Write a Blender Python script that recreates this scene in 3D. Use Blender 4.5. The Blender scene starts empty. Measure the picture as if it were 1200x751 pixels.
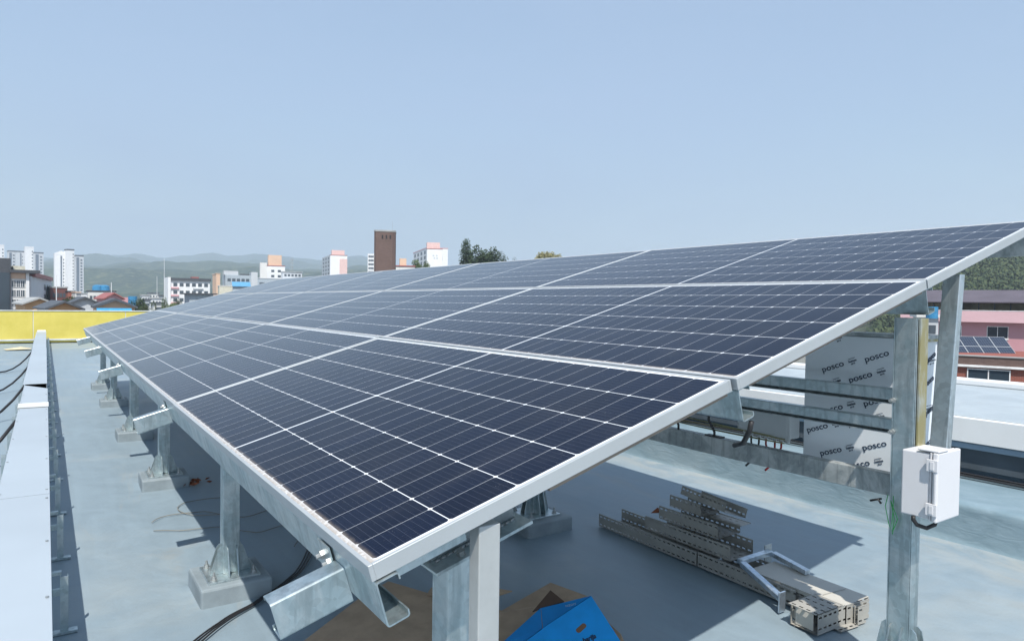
import bpy, bmesh, math, random
from mathutils import Vector, Matrix, noise
random.seed(7)
S = bpy.context.scene
COL = S.collection
# ------------------------------------------------------------------ camera
# world: X across the array (up its slope), Y along the rows away from the camera, camera at the origin,
# the rooftop we stand on at z = -1.5, the town's ground at z = -14
RT = Vector((0.826544, -0.562708, 0.013623)); UP = Vector((0.002602, 0.028022, 0.999604)); FW = Vector((0.562867, 0.826181, -0.024625))
FPX = 802.12
cd = bpy.data.cameras.new('camera'); cam = bpy.data.objects.new('camera', cd); COL.objects.link(cam)
cam.matrix_world = Matrix(((RT.x, UP.x, -FW.x, 0), (RT.y, UP.y, -FW.y, 0), (RT.z, UP.z, -FW.z, 0), (0, 0, 0, 1)))
cd.sensor_width = 36; cd.lens = FPX * 36 / 1200; cd.clip_start = 0.05; cd.clip_end = 30000
S.camera = cam
# ------------------------------------------------------------------ sky, sun, exposure
SUNV = Vector((-0.33, -0.60, 1.0)).normalized()
elev = math.asin(SUNV.z); azim = math.atan2(SUNV.x, SUNV.y)
W = bpy.data.worlds.new('World'); S.world = W; W.use_nodes = True
nt = W.node_tree; bg = nt.nodes['Background']
sk = nt.nodes.new('ShaderNodeTexSky'); sk.sky_type = 'NISHITA'; sk.sun_disc = False
sk.sun_elevation = elev; sk.sun_rotation = azim; sk.altitude = 100; sk.air_density = 1.8; sk.dust_density = 0.4; sk.ozone_density = 4.6
tcw = nt.nodes.new('ShaderNodeTexCoord'); mpw = nt.nodes.new('ShaderNodeMapping'); mpw.inputs['Scale'].default_value = (1, 1, 3.5); mpw.inputs['Rotation'].default_value = (.2, .15, .4)
nzw = nt.nodes.new('ShaderNodeTexNoise'); nzw.inputs['Scale'].default_value = 1.7; nzw.inputs['Detail'].default_value = 6; nzw.inputs['Roughness'].default_value = .5; nzw.inputs['Distortion'].default_value = .6
rgw = nt.nodes.new('ShaderNodeMapRange'); rgw.inputs[1].default_value = .3; rgw.inputs[2].default_value = .75; rgw.inputs[3].default_value = .58; rgw.inputs[4].default_value = .88
mxw = nt.nodes.new('ShaderNodeMix'); mxw.data_type = 'RGBA'; mxw.inputs[7].default_value = (2.98, 3.95, 5.55, 1)
nt.links.new(tcw.outputs['Generated'], mpw.inputs[0]); nt.links.new(mpw.outputs[0], nzw.inputs['Vector']); nt.links.new(nzw.outputs[0], rgw.inputs[0]); nt.links.new(rgw.outputs[0], mxw.inputs[0])
szw = nt.nodes.new('ShaderNodeSeparateXYZ'); nt.links.new(tcw.outputs['Generated'], szw.inputs[0]); rzw = nt.nodes.new('ShaderNodeMapRange'); rzw.interpolation_type = 'SMOOTHSTEP'; rzw.inputs[1].default_value = -.02; rzw.inputs[2].default_value = .30
hzw = nt.nodes.new('ShaderNodeMix'); hzw.data_type = 'RGBA'; hzw.inputs[6].default_value = (2.70, 3.40, 4.40, 1); hzw.inputs[7].default_value = (2.98, 3.95, 5.55, 1)   # murkier air low down
nt.links.new(szw.outputs[2], rzw.inputs[0]); nt.links.new(rzw.outputs[0], hzw.inputs[0]); nt.links.new(hzw.outputs[2], mxw.inputs[7])
nt.links.new(sk.outputs[0], mxw.inputs[6]); nt.links.new(mxw.outputs[2], bg.inputs[0]); bg.inputs[1].default_value = 0.11
sl = bpy.data.lights.new('sun', 'SUN'); sl.energy = 4.9; sl.angle = math.radians(0.53); sl.color = (1, 0.95, 0.87)
so = bpy.data.objects.new('sun', sl); COL.objects.link(so); so.rotation_euler = SUNV.to_track_quat('Z', 'Y').to_euler(); so.location = (0, 0, 30)
S.view_settings.view_transform = 'Standard'; S.view_settings.look = 'None'; S.view_settings.gamma = 1; S.view_settings.exposure = 0.32
S.view_settings.use_curve_mapping = False
S.render.engine = 'CYCLES'
S.cycles.max_bounces = 8; S.cycles.volume_bounces = 2; S.cycles.transparent_max_bounces = 16

# ------------------------------------------------------------------ materials
class NT:
    def __init__(s, name):
        s.m = bpy.data.materials.new(name); s.m.use_nodes = True; s.t = s.m.node_tree
        s.b = s.t.nodes['Principled BSDF']; s.out = s.t.nodes['Material Output']
    def n(s, t, **k):
        x = s.t.nodes.new(t)
        for a, v in k.items(): setattr(x, a, v)
        return x
    def l(s, a, b): s.t.links.new(a, b)
    def put(s, sock, v):
        if isinstance(v, (int, float)): sock.default_value = v
        elif isinstance(v, tuple): sock.default_value = v if len(v) == 4 else (*v, 1)
        else: s.l(v, sock)
    def M(s, op, a, b=0.0, c=0.0):
        x = s.n('ShaderNodeMath', operation=op); s.put(x.inputs[0], a); s.put(x.inputs[1], b)
        if len(x.inputs) > 2: s.put(x.inputs[2], c)
        return x.outputs[0]
    def mix(s, f, a, b):
        x = s.n('ShaderNodeMix', data_type='RGBA'); s.put(x.inputs[0], f); s.put(x.inputs[6], a); s.put(x.inputs[7], b); return x.outputs[2]
    def coord(s, kind='Object', scale=(1, 1, 1), loc=(0, 0, 0)):
        tc = s.n('ShaderNodeTexCoord'); mp = s.n('ShaderNodeMapping'); s.l(tc.outputs[kind], mp.inputs[0])
        mp.inputs['Scale'].default_value = scale; mp.inputs['Location'].default_value = loc; return mp.outputs[0]
    def noise(s, vec, scale, detail=4, rough=.55, dist=0):
        x = s.n('ShaderNodeTexNoise'); s.l(vec, x.inputs['Vector']); x.inputs['Scale'].default_value = scale
        x.inputs['Detail'].default_value = detail; x.inputs['Roughness'].default_value = rough; x.inputs['Distortion'].default_value = dist
        return x.outputs[0]
    def ramp(s, f, a, b):   # smooth 0..1 between a and b
        x = s.n('ShaderNodeMapRange', interpolation_type='SMOOTHSTEP'); s.put(x.inputs[0], f); x.inputs[1].default_value = a; x.inputs[2].default_value = b
        return x.outputs[0]
    def bump(s, h, strength=.3, dist=.01):
        x = s.n('ShaderNodeBump'); x.inputs['Strength'].default_value = strength; x.inputs['Distance'].default_value = dist
        s.l(h, x.inputs['Height']); s.l(x.outputs[0], s.b.inputs['Normal'])
    def set(s, **k):
        for a, v in k.items():
            s.put(s.b.inputs[{'col': 'Base Color', 'rough': 'Roughness', 'metal': 'Metallic', 'ior': 'IOR', 'spec': 'Specular IOR Level', 'coat': 'Coat Weight', 'coatr': 'Coat Roughness', 'trans': 'Transmission Weight'}[a]], v)
        return s

def mul(c, k): return tuple(min(1, x * k) for x in c)
_mc = {}
def plain(name, col, rough=.6, metal=0.0, var=.15, scale=3.0, bump=0.0, bscale=60, spec=.5):
    if name in _mc: return _mc[name]
    t = NT(name); v = t.coord(); f = t.noise(v, scale, 6, .6)
    c = t.mix(t.ramp(f, .3, .7), mul(col, 1 - var), mul(col, 1 + var)); t.set(col=c, rough=rough, metal=metal, spec=spec)
    if bump: t.bump(t.noise(v, bscale, 3), bump, .004)
    _mc[name] = t.m; return t.m

def galv(name='galvanised_steel', tint=(.42, .51, .535), stain=None, rough=(.26, .50), metal=.82):
    if name in _mc: return _mc[name]
    t = NT(name); v = t.coord()
    vo = t.n('ShaderNodeTexVoronoi'); t.l(v, vo.inputs['Vector']); vo.inputs['Scale'].default_value = 55
    sp = t.n('ShaderNodeSeparateColor'); t.l(vo.outputs['Color'], sp.inputs[0])
    cl = t.ramp(t.noise(v, 5, 7, .7, .8), .40, .60)
    c = t.mix(sp.outputs[0], mul(tint, .88), mul(tint, 1.1))
    c = t.mix(cl, c, t.mix(.45, c, (.74, .76, .75)))
    st = t.noise(t.coord(scale=(14, 14, 1.5)), 2.0, 5, .6)
    c = t.mix(t.M('MULTIPLY', t.ramp(st, .50, .64), .45), c, mul(tint, .58))
    if stain: c = t.mix(t.ramp(t.noise(t.coord(scale=(3, 3, 1)), 5, 5), .38, .55), c, stain)
    t.set(col=c, metal=metal, rough=t.M('MULTIPLY_ADD', t.noise(v, 12, 4), rough[1] - rough[0], rough[0]))
    t.bump(t.noise(v, 90, 3), .08, .002)
    _mc[name] = t.m; return t.m

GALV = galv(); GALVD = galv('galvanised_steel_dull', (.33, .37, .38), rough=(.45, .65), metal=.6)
GALVY = galv('galvanised_steel_yellow_stain', (.45, .48, .44), stain=(.36, .32, .16), metal=.45)
ALU = plain('anodised_aluminium', (.42, .45, .465), .42, .25, .04, 4)
ALUP = plain('aluminium_post', (.47, .485, .48), .42, .4, .10, 5, .05)
BOLT = plain('zinc_bolt', (.42, .44, .44), .45, .7, .1, 30)
WHITE = plain('white_plastic', (.66, .66, .68), .38, 0, .02)
GREYP = plain('grey_plastic', (.48, .51, .52), .5, 0, .05)
BLACK = plain('black_rubber', (.02, .02, .022), .5, 0, .2)
RED = plain('red_cable', (.45, .02, .02), .45); GREEN = plain('green_cable', (.05, .45, .10), .45); YEL = plain('yellow_green_cable', (.26, .25, .13), .5)
RUST = plain('rusty_debris', (.22, .07, .03), .9, 0, .5, 30)
DARK = plain('dark_gap', (.02, .02, .022), .8)

def roofpaint(name, base, stainf, edgecol=(.52, .50, .42)):
    t = NT(name); v = t.coord()
    big = t.noise(v, .55, 5, .6, .8); mid = t.noise(v, 3.2, 6, .6, 1.2); fine = t.noise(v, 42, 4, .6)
    c = t.mix(t.ramp(mid, .32, .68), mul(base, .95), mul(base, 1.06))
    c = t.mix(t.M('MULTIPLY', t.ramp(big, .50, .70), stainf), c, edgecol)
    ys = t.noise(t.coord(scale=(1, .35, 1), loc=(3, 9, 0)), 1.7, 6, .7, 1.5)
    c = t.mix(t.M('MULTIPLY', t.ramp(ys, .58, .70), .45 * stainf), c, (.50, .37, .20))
    dk = t.noise(t.coord(scale=(2, 2, 2), loc=(5, 1, 0)), 8, 5, .7, 2)
    c = t.mix(t.M('MULTIPLY', t.ramp(dk, .62, .75), .35), c, mul(base, .6))
    c = t.mix(t.M('MULTIPLY', t.ramp(t.noise(t.coord(loc=(7, 2, 0)), 5.5, 7, .75, 2), .63, .72), .22), c, mul(base, 1.45))
    gr = t.ramp(t.noise(v, 130, 2, .6), .67, .74); c = t.mix(t.M('MULTIPLY', gr, .35), c, mul(base, .45))                       # grit
    gl_ = t.ramp(t.noise(t.coord(scale=(1, 2.4, 1), loc=(1, 8, 0)), 26, 4, .75, 3), .66, .72); c = t.mix(t.M('MULTIPLY', gl_, .26), c, mul(base, 1.7))   # pale scuffs
    rl = t.noise(t.coord(scale=(9, .55, 1)), 1.5, 3, .5); c = t.mix(t.M('MULTIPLY', t.ramp(rl, .45, .62), .16), c, mul(base, 1.25))   # roller lanes
    sx = t.n('ShaderNodeSeparateXYZ'); t.l(v, sx.inputs[0]); kb = t.M('MULTIPLY', t.ramp(sx.outputs[0], 4.25, 4.80), t.ramp(t.noise(t.coord(scale=(1.5, .6, 1), loc=(0, 4, 0)), 2.2, 6, .7, .8), .40, .62))
    c = t.mix(t.M('MULTIPLY', kb, .32), c, (.50, .46, .38))   # silt washed against the kerb
    t.set(col=c, rough=t.M('MULTIPLY_ADD', mid, .35, .30), spec=.45)
    h = t.M('ADD', t.M('MULTIPLY', mid, 1.0), t.M('MULTIPLY', fine, .12))
    t.bump(h, .35, .012); return t.m
ROOFP = roofpaint('rooftop_waterproof_paint', (.22, .285, .33), .24)
t = NT('kerb_waterproof_paint'); v = t.coord()
wr = t.noise(t.coord(scale=(1, .6, 2)), 4, 4, .55, 1.5); c = t.mix(t.ramp(wr, .3, .7), (.175, .255, .30), (.225, .31, .36))
c = t.mix(t.M('MULTIPLY', t.ramp(t.noise(v, 1.1, 5), .5, .7), .12), c, (.50, .50, .47)); t.set(col=c, rough=.5); t.bump(t.noise(t.coord(scale=(1, .6, 2.0)), 11, 3, .5, 1.4), .32, .014); KERBP = t.m

# photovoltaic laminate: cells, silver grid, dust, all in metres of UV on the glass
def cellmat():
    t = NT('photovoltaic_cells'); uv = t.n('ShaderNodeUVMap'); sp = t.n('ShaderNodeSeparateXYZ'); t.l(uv.outputs[0], sp.inputs[0])
    u, v = sp.outputs[0], sp.outputs[1]
    L, H = 2.472, 1.129; m = .020; mid = .013; hu = (L - 2 * m - mid) / 2; pu = hu / 13; pv = (H - 2 * m) / 6
    us = t.M('SUBTRACT', u, m); sec = t.M('GREATER_THAN', us, hu + mid / 2); uu = t.M('SUBTRACT', us, t.M('MULTIPLY', sec, hu + mid))
    inmid = t.M('LESS_THAN', t.M('ABSOLUTE', t.M('SUBTRACT', u, L / 2)), mid / 2 - .002)
    def dist(x, p):  # distance in metres to the nearest multiple of p
        fr = t.M('FRACT', t.M('ADD', t.M('DIVIDE', x, p), 20.5)); return t.M('MULTIPLY', t.M('ABSOLUTE', t.M('SUBTRACT', fr, .5)), p)
    vv = t.M('SUBTRACT', v, m); du = dist(uu, pu); dv = dist(vv, pv)
    lu = t.M('LESS_THAN', du, .00075); lv = t.M('LESS_THAN', dv, .0013)
    dia = t.M('LESS_THAN', t.M('ADD', du, dv), .0072)
    e = t.M('MAXIMUM', t.M('LESS_THAN', t.M('MULTIPLY', vv, t.M('SUBTRACT', H - 2 * m, vv)), 0.0), t.M('LESS_THAN', t.M('MULTIPLY', us, t.M('SUBTRACT', L - 2 * m, us)), 0.0))
    wht = t.M('MAXIMUM', t.M('MAXIMUM', lv, dia), t.M('MAXIMUM', inmid, e))
    bb = t.M('LESS_THAN', dist(vv, pv / 10), .00045); fg = t.M('LESS_THAN', dist(uu, pu / 8), .0004)
    ob = t.n('ShaderNodeObjectInfo'); nz = t.noise(t.coord(), 1.6, 5, .6)
    cid = t.n('ShaderNodeTexWhiteNoise', noise_dimensions='3D'); cb = t.n('ShaderNodeCombineXYZ')
    t.l(t.M('FLOOR', t.M('DIVIDE', uu, pu)), cb.inputs[0]); t.l(t.M('FLOOR', t.M('DIVIDE', vv, pv)), cb.inputs[1]); t.l(t.M('MULTIPLY', ob.outputs['Random'], 99), cb.inputs[2]); t.l(cb.outputs[0], cid.inputs[0])
    c = t.mix(t.M('MULTIPLY_ADD', cid.outputs[0], .5, t.M('MULTIPLY', ob.outputs['Random'], .5)), (.0018, .0042, .0145), (.0042, .0085, .026))
    c = t.mix(t.M('MULTIPLY', bb, .16), c, (.22, .24, .28)); c = t.mix(t.M('MULTIPLY', fg, .03), c, (.22, .24, .28))
    c = t.mix(t.M('MULTIPLY', lu, .62), c, (.62, .64, .66)); c = t.mix(wht, c, (.70, .72, .74))
    # dust: a thin even film, specks, and a brown line caught by the lower frame
    spk = t.ramp(t.noise(t.coord(), 190, 2, .7), .66, .74); pat = t.ramp(t.noise(t.coord(loc=(2, 5, 0)), 7, 6, .7, 1.5), .45, .7)
    c = t.mix(t.M('MULTIPLY', t.M('MULTIPLY', spk, pat), .42), c, (.45, .43, .38))
    c = t.mix(t.M('MULTIPLY', t.ramp(t.noise(t.coord(loc=(9, 1, 4)), 2.4, 6, .7, 1.2), .42, .75), .022), c, (.40, .38, .34))
    line = t.M('MULTIPLY', t.ramp(t.M('MULTIPLY', v, -1), -.034, -.012), t.ramp(t.noise(t.coord(), 60, 5, .7), .25, .55))
    c = t.mix(t.M('MULTIPLY', line, .8), c, (.30, .25, .20))
    t.set(col=c, rough=t.M('MULTIPLY_ADD', nz, .06, .07), ior=1.5, spec=.09, coat=0.0)
    t.bump(t.noise(t.coord(), 420, 2), .03, .001); return t.m
CELL = cellmat()
# perforated sheet: real openings (transparent) in UV metres
def perf(name, col, rough=.5):
    t = NT(name); uv = t.n('ShaderNodeUVMap'); sp = t.n('ShaderNodeSeparateXYZ'); t.l(uv.outputs[0], sp.inputs[0])
    u, v = sp.outputs[0], sp.outputs[1]
    row = t.M('ABSOLUTE', t.M('SUBTRACT', t.M('FRACT', t.M('DIVIDE', v, .052)), .32)); fr = t.M('ABSOLUTE', t.M('SUBTRACT', t.M('FRACT', t.M('DIVIDE', u, .038)), .5))
    hole = t.M('MULTIPLY', t.M('LESS_THAN', row, .0046 / .052), t.M('LESS_THAN', fr, .0110 / .038))
    c = t.mix(t.ramp(t.noise(t.coord(), 6, 5), .3, .7), mul(col, .9), mul(col, 1.08)); t.set(col=c, rough=rough)
    tr = t.n('ShaderNodeBsdfTransparent'); mx = t.n('ShaderNodeMixShader'); t.l(hole, mx.inputs[0]); t.l(t.b.outputs[0], mx.inputs[1]); t.l(tr.outputs[0], mx.inputs[2]); t.l(mx.outputs[0], t.out.inputs[0])
    return t.m
PERF = perf('perforated_beige_steel', (.34, .33, .30)); LIDM = plain('beige_painted_steel', (.50, .48, .43), .5, 0, .06)

# ------------------------------------------------------------------ mesh helpers
class MB:
    def __init__(s): s.v = []; s.f = []; s.uv = []
    def add(s, vs, fs, M=None, uvs=None):
        o = len(s.v); s.v += [tuple((M @ Vector(p)) if M else p) for p in vs]
        for k, f in enumerate(fs): s.f.append([i + o for i in f]); s.uv.append(uvs[k] if uvs else None)
        return s
    def box(s, a, b, M=None):
        (x0, y0, z0), (x1, y1, z1) = a, b
        vs = [(x0, y0, z0), (x1, y0, z0), (x1, y1, z0), (x0, y1, z0), (x0, y0, z1), (x1, y0, z1), (x1, y1, z1), (x0, y1, z1)]
        return s.add(vs, [(0, 3, 2, 1), (4, 5, 6, 7), (0, 1, 5, 4), (1, 2, 6, 5), (2, 3, 7, 6), (3, 0, 4, 7)], M)
    def prism(s, poly, p0, p1, ex, ey):
        p0, p1, ex, ey = map(Vector, (p0, p1, ex, ey)); n = len(poly)
        vs = [p0 + ex * a + ey * b for a, b in poly] + [p1 + ex * a + ey * b for a, b in poly]
        fs = [tuple(range(n))[::-1], tuple(range(n, 2 * n))] + [(i, (i + 1) % n, n + (i + 1) % n, n + i) for i in range(n)]
        return s.add([tuple(q) for q in vs], fs)
    def cyl(s, p0, p1, r0, r1=None, n=12, cap=True):
        p0, p1 = Vector(p0), Vector(p1); r1 = r0 if r1 is None else r1; d = (p1 - p0).normalized(); a = d.orthogonal().normalized(); b = d.cross(a)
        vs = [p0 + (a * math.cos(6.28318 * i / n) + b * math.sin(6.28318 * i / n)) * r0 for i in range(n)] + [p1 + (a * math.cos(6.28318 * i / n) + b * math.sin(6.28318 * i / n)) * r1 for i in range(n)]
        fs = [(i, (i + 1) % n, n + (i + 1) % n, n + i) for i in range(n)]
        if cap: fs += [tuple(range(n))[::-1], tuple(range(n, 2 * n))]
        return s.add([tuple(q) for q in vs], fs)
    def tube(s, pts, r, n=8):
        pts = [Vector(p) for p in pts]; rings = []; a = None
        for i, p in enumerate(pts):
            d = (pts[min(i + 1, len(pts) - 1)] - pts[max(i - 1, 0)]).normalized()
            a = d.orthogonal().normalized() if a is None else (a - d * a.dot(d)).normalized(); b = d.cross(a)
            rings.append([tuple(p + (a * math.cos(6.28318 * k / n) + b * math.sin(6.28318 * k / n)) * r) for k in range(n)])
        vs = [q for R in rings for q in R]; fs = [(i * n + k, i * n + (k + 1) % n, (i + 1) * n + (k + 1) % n, (i + 1) * n + k) for i in range(len(pts) - 1) for k in range(n)]
        fs += [tuple(range(n))[::-1], tuple(range((len(pts) - 1) * n, len(pts) * n))]
        return s.add(vs, fs)
    def build(s, name, mat, parent=None, smooth=False, bevel=0, seg=2):
        me = bpy.data.meshes.new(name); me.from_pydata(s.v, [], s.f)
        if any(u for u in s.uv):
            ul = me.uv_layers.new(name='UVMap')
            for p, u in zip(me.polygons, s.uv):
                if u:
                    for li, q in zip(p.loop_indices, u): ul.data[li].uv = q
        me.materials.append(mat); me.update()
        bm = bmesh.new(); bm.from_mesh(me); bmesh.ops.recalc_face_normals(bm, faces=bm.faces); bm.to_mesh(me); bm.free()
        if smooth:
            for p in me.polygons: p.use_smooth = True
        o = bpy.data.objects.new(name, me); COL.objects.link(o)
        if parent: o.parent = parent
        if bevel:
            b = o.modifiers.new('bevel', 'BEVEL'); b.width = bevel; b.segments = seg; b.limit_method = 'ANGLE'; b.angle_limit = math.radians(40)
        return o

def tag(o, label=None, cat=None, group=None, kind=None):
    if label: o['label'] = label
    if cat: o['category'] = cat
    if group: o['group'] = group
    if kind: o['kind'] = kind
    return o
def empty(name, loc=(0, 0, 0), rz=0, label=None, cat=None, group=None):
    o = bpy.data.objects.new(name, None); COL.objects.link(o); o.location = loc; o.rotation_euler = (0, 0, rz); o.empty_display_size = .2
    return tag(o, label, cat, group)
def copy_tree(o, parent=None):
    c = o.copy(); COL.objects.link(c); c.parent = parent
    for ch in list(o.children):
        d = ch.copy(); COL.objects.link(d); d.parent = c
        for g in list(ch.children):
            e = g.copy(); COL.objects.link(e); e.parent = d
    return c
def fillet(pts, r, n=4):
    out = [Vector(pts[0])]
    for i in range(1, len(pts) - 1):
        p, a, b = Vector(pts[i]), Vector(pts[i - 1]), Vector(pts[i + 1]); u = (a - p).normalized(); w = (b - p).normalized()
        for k in range(n + 1):
            tt = k / n; out.append((p + u * r) * (1 - tt) ** 2 + p * 2 * tt * (1 - tt) + (p + w * r) * tt ** 2)
    out.append(Vector(pts[-1])); return out
def thick(pts, t):
    n = len(pts); off = []
    for i in range(n):
        d = (pts[min(i + 1, n - 1)] - pts[max(i - 1, 0)]).normalized(); off.append(pts[i] + Vector((-d.y, d.x)) * t)
    return [tuple(p) for p in pts] + [tuple(p) for p in off[::-1]]
def cee(w, h, lip, t=.003, r=.006):   # web on the x=0 side, flanges to +x, y from 0 to h
    return thick(fillet([(w, lip), (w, 0), (0, 0), (0, h), (w, h), (w, h - lip)], r), -t)
def member(mb, poly, p0, p1, ex, ey): return mb.prism(poly, p0, p1, ex, ey)
def wp(px, py, z):   # the point of height z that the photograph shows at (px, py)
    d = FW * FPX + RT * (px - 600) - UP * (py - 375.5); return d * (z / d.z)
def pt(px, py, D):   # the point D metres ahead of the camera at (px, py)
    return (FW * FPX + RT * (px - 600) - UP * (py - 375.5)) * (D / FPX)
def text_mesh(txt, size, mat_, name, parent, M, ext=.0005, shear=0.0):
    cu = bpy.data.curves.new('t', 'FONT'); cu.body = txt; cu.size = size; cu.extrude = ext; cu.align_x = 'CENTER'; cu.align_y = 'CENTER'; cu.shear = shear
    to = bpy.data.objects.new('t', cu); me = bpy.data.meshes.new_from_object(to); bpy.data.objects.remove(to)
    return me
def letters(items, mat_, name, parent):
    """items: (text, size, matrix, shear, bold) -> one printed mesh"""
    bm = bmesh.new()
    for txt, size, M, sh, bold in items:
        cu = bpy.data.curves.new('t', 'FONT'); cu.body = txt; cu.size = size; cu.extrude = .0004; cu.offset = bold; cu.align_x = 'CENTER'; cu.align_y = 'CENTER'; cu.shear = sh
        to = bpy.data.objects.new('t', cu); me = bpy.data.meshes.new_from_object(to); me.transform(M); bm.from_mesh(me)
        bpy.data.objects.remove(to); bpy.data.curves.remove(cu)
    me = bpy.data.meshes.new(name); bm.to_mesh(me); bm.free(); me.materials.append(mat_)
    o = bpy.data.objects.new(name, me); COL.objects.link(o); o.parent = parent; return o

# ================================================================== LARGE STRUCTURE
Z0 = -1.5
# town ground
mb = MB(); n = 24
mb.add([(-9000, -9000, -14), (9000, -9000, -14), (9000, 9000, -14), (-9000, 9000, -14)], [(0, 1, 2, 3)])
g = mb.build('ground', plain('town_ground', (.16, .16, .14), .9, 0, .35, .02)); tag(g, kind='structure')
# the roof deck, a grid with a gentle unevenness
mb = MB(); x0, x1, y0, y1 = -16., 5.70, -7., 27.4; nx, ny = 110, 170
def fl(x, y): return Z0 + .006 * noise.noise(Vector((x * .8, y * .8, 0))) + .003 * noise.noise(Vector((x * 3, y * 3, 5))) - .003
vs = [(x0 + (x1 - x0) * i / nx, y0 + (y1 - y0) * j / ny, 0) for j in range(ny + 1) for i in range(nx + 1)]
vs = [(x, y, fl(x, y)) for x, y, _ in vs]
mb.add(vs, [(j * (nx + 1) + i, j * (nx + 1) + i + 1, (j + 1) * (nx + 1) + i + 1, (j + 1) * (nx + 1) + i) for j in range(ny) for i in range(nx)])
mb.box((x0, y0, -14), (x1, y1, Z0 - .03))
o = mb.build('rooftop_floor', ROOFP, smooth=False)
for p in o.data.polygons: p.use_smooth = len(o.data.polygons) - p.index > 6
tag(o, kind='structure')

# low kerb along the right side of the roof, blobby with membrane paint
mb = MB(); prof = [(4.835, -1.515), (4.858, -1.497), (4.864, -1.482), (4.868, -1.465), (4.880, -1.38), (4.889, -1.300), (4.892, -1.276), (4.902, -1.258), (4.925, -1.249), (4.98, -1.247), (5.30, -1.245), (5.72, -1.243), (5.74, -1.243), (5.74, -1.52)]
ys = [-7 + k * .12 for k in range(int(34.3 / .12))]; np_ = len(prof); vs = []
for y in ys:
    for k, (a, b) in enumerate(prof):
        w = .008 * noise.noise(Vector((y * 2.2, k * .9, 0))) + .004 * noise.noise(Vector((y * 9, k, 3)))
        vs.append((a + (w if k < 10 else 0), y, b + (w * .7 if 2 <= k < 10 else 0)))
fs = [(j * np_ + k, j * np_ + k + 1, (j + 1) * np_ + k + 1, (j + 1) * np_ + k) for j in range(len(ys) - 1) for k in range(np_ - 1)]
o = MB().add(vs, fs).build('roof_kerb', KERBP, smooth=True); tag(o, 'low thick pale blue painted kerb along the right side of the roof', 'kerb')

# yellow parapet at the far end
t = NT('yellow_panel'); v = t.coord(); c = t.mix(t.ramp(t.noise(v, 2.5, 5), .3, .7), (.56, .47, .09), (.63, .53, .12)); t.set(col=c, rough=.55); YPAN = t.m
GRT = plain('pale_grey_trim', (.55, .57, .56), .5)
r = empty('yellow_parapet', (-.05, 27.1, Z0), 0, 'long bright yellow panelled parapet closing the far end of the roof', 'parapet')
for k in range(-4, 5):
    xs = [-16 + (k + 4) * 2.62, -16 + (k + 5) * 2.62 - .02]
    MB().box((xs[0], 0, .14), (xs[1], .12, 1.04)).build('panel', YPAN, r, bevel=.006)
    MB().box((xs[1], .01, .14), (xs[1] + .02, .11, 1.03)).build('joint_strip', GRT, r)
MB().box((-16, -.02, 1.043), (7.6, .14, 1.075)).build('coping', GRT, r, bevel=.006)
MB().box((-16, -.05, .085), (7.6, .12, .138)).build('bottom_rail', GRT, r, bevel=.008)
MB().box((-16, -.02, .035), (7.6, .12, .083)).build('lower_panel', YPAN, r)
MB().box((-16, .0, -.02), (7.6, .11, .034)).build('shade_strip', DARK, r)  # solid dark strip standing in for a shadowed gap

# what lies past the kerb: low annex with white fascia panels and a pale blue roof
ANW = plain('annex_blue_wall', (.22, .30, .38), .6, 0, .1, 2); ANR = roofpaint('annex_roof_paint', (.36, .41, .44), .3, (.50, .51, .50))
FASC = plain('white_fascia', (.74, .75, .75), .45, 0, .03)
r = empty('annex_building', (5.75, -7, -14), 0, 'low annex past the kerb with white fascia panels and a pale blue roof', 'building')
MB().box((.08, 0, 0), (2.62, 34.5, 12.92)).build('wall', ANW, r)
MB().box((-.02, 0, 12.955), (.22, 34.5, 13.00)).build('lower_ledge', ANW, r, bevel=.008)
MB().box((.02, 0, 12.8), (.078, 34.5, 12.95)).build('shade_strip', plain('annex_dark_band', (.07, .09, .11), .7), r)  # dark strip on the wall, painted as the shade under the ledge
for k in range(24):
    MB().box((-.035, k * 1.45, 13.006), (.03, k * 1.45 + 1.44, 13.187)).build('fascia_panel', FASC, r, bevel=.003)
MB().box((.032, 0, 12.93), (2.62, 34.5, 13.195)).build('roof', ANR, r, bevel=.01)
MB().box((2.40, 0, 13.197), (2.64, 34.5, 13.255)).build('coping', FASC, r, bevel=.01)
# black cables lying at the foot of the annex wall
mb = MB()
for q, dz in ((5.60, 0), (5.63, .012), (5.585, .004)):
    mb.tube([(q + .02 * noise.noise(Vector((y * .7, q * 9, 0))), y, -1.228 + dz + .012 * abs(noise.noise(Vector((y * .9, q, 4))))) for y in [-3 + k * .18 for k in range(110)]], .009, 6)
tag(mb.build('black_cable', BLACK, smooth=True), 'bundle of black cables lying on the kerb at the foot of the annex', 'cable')

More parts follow.
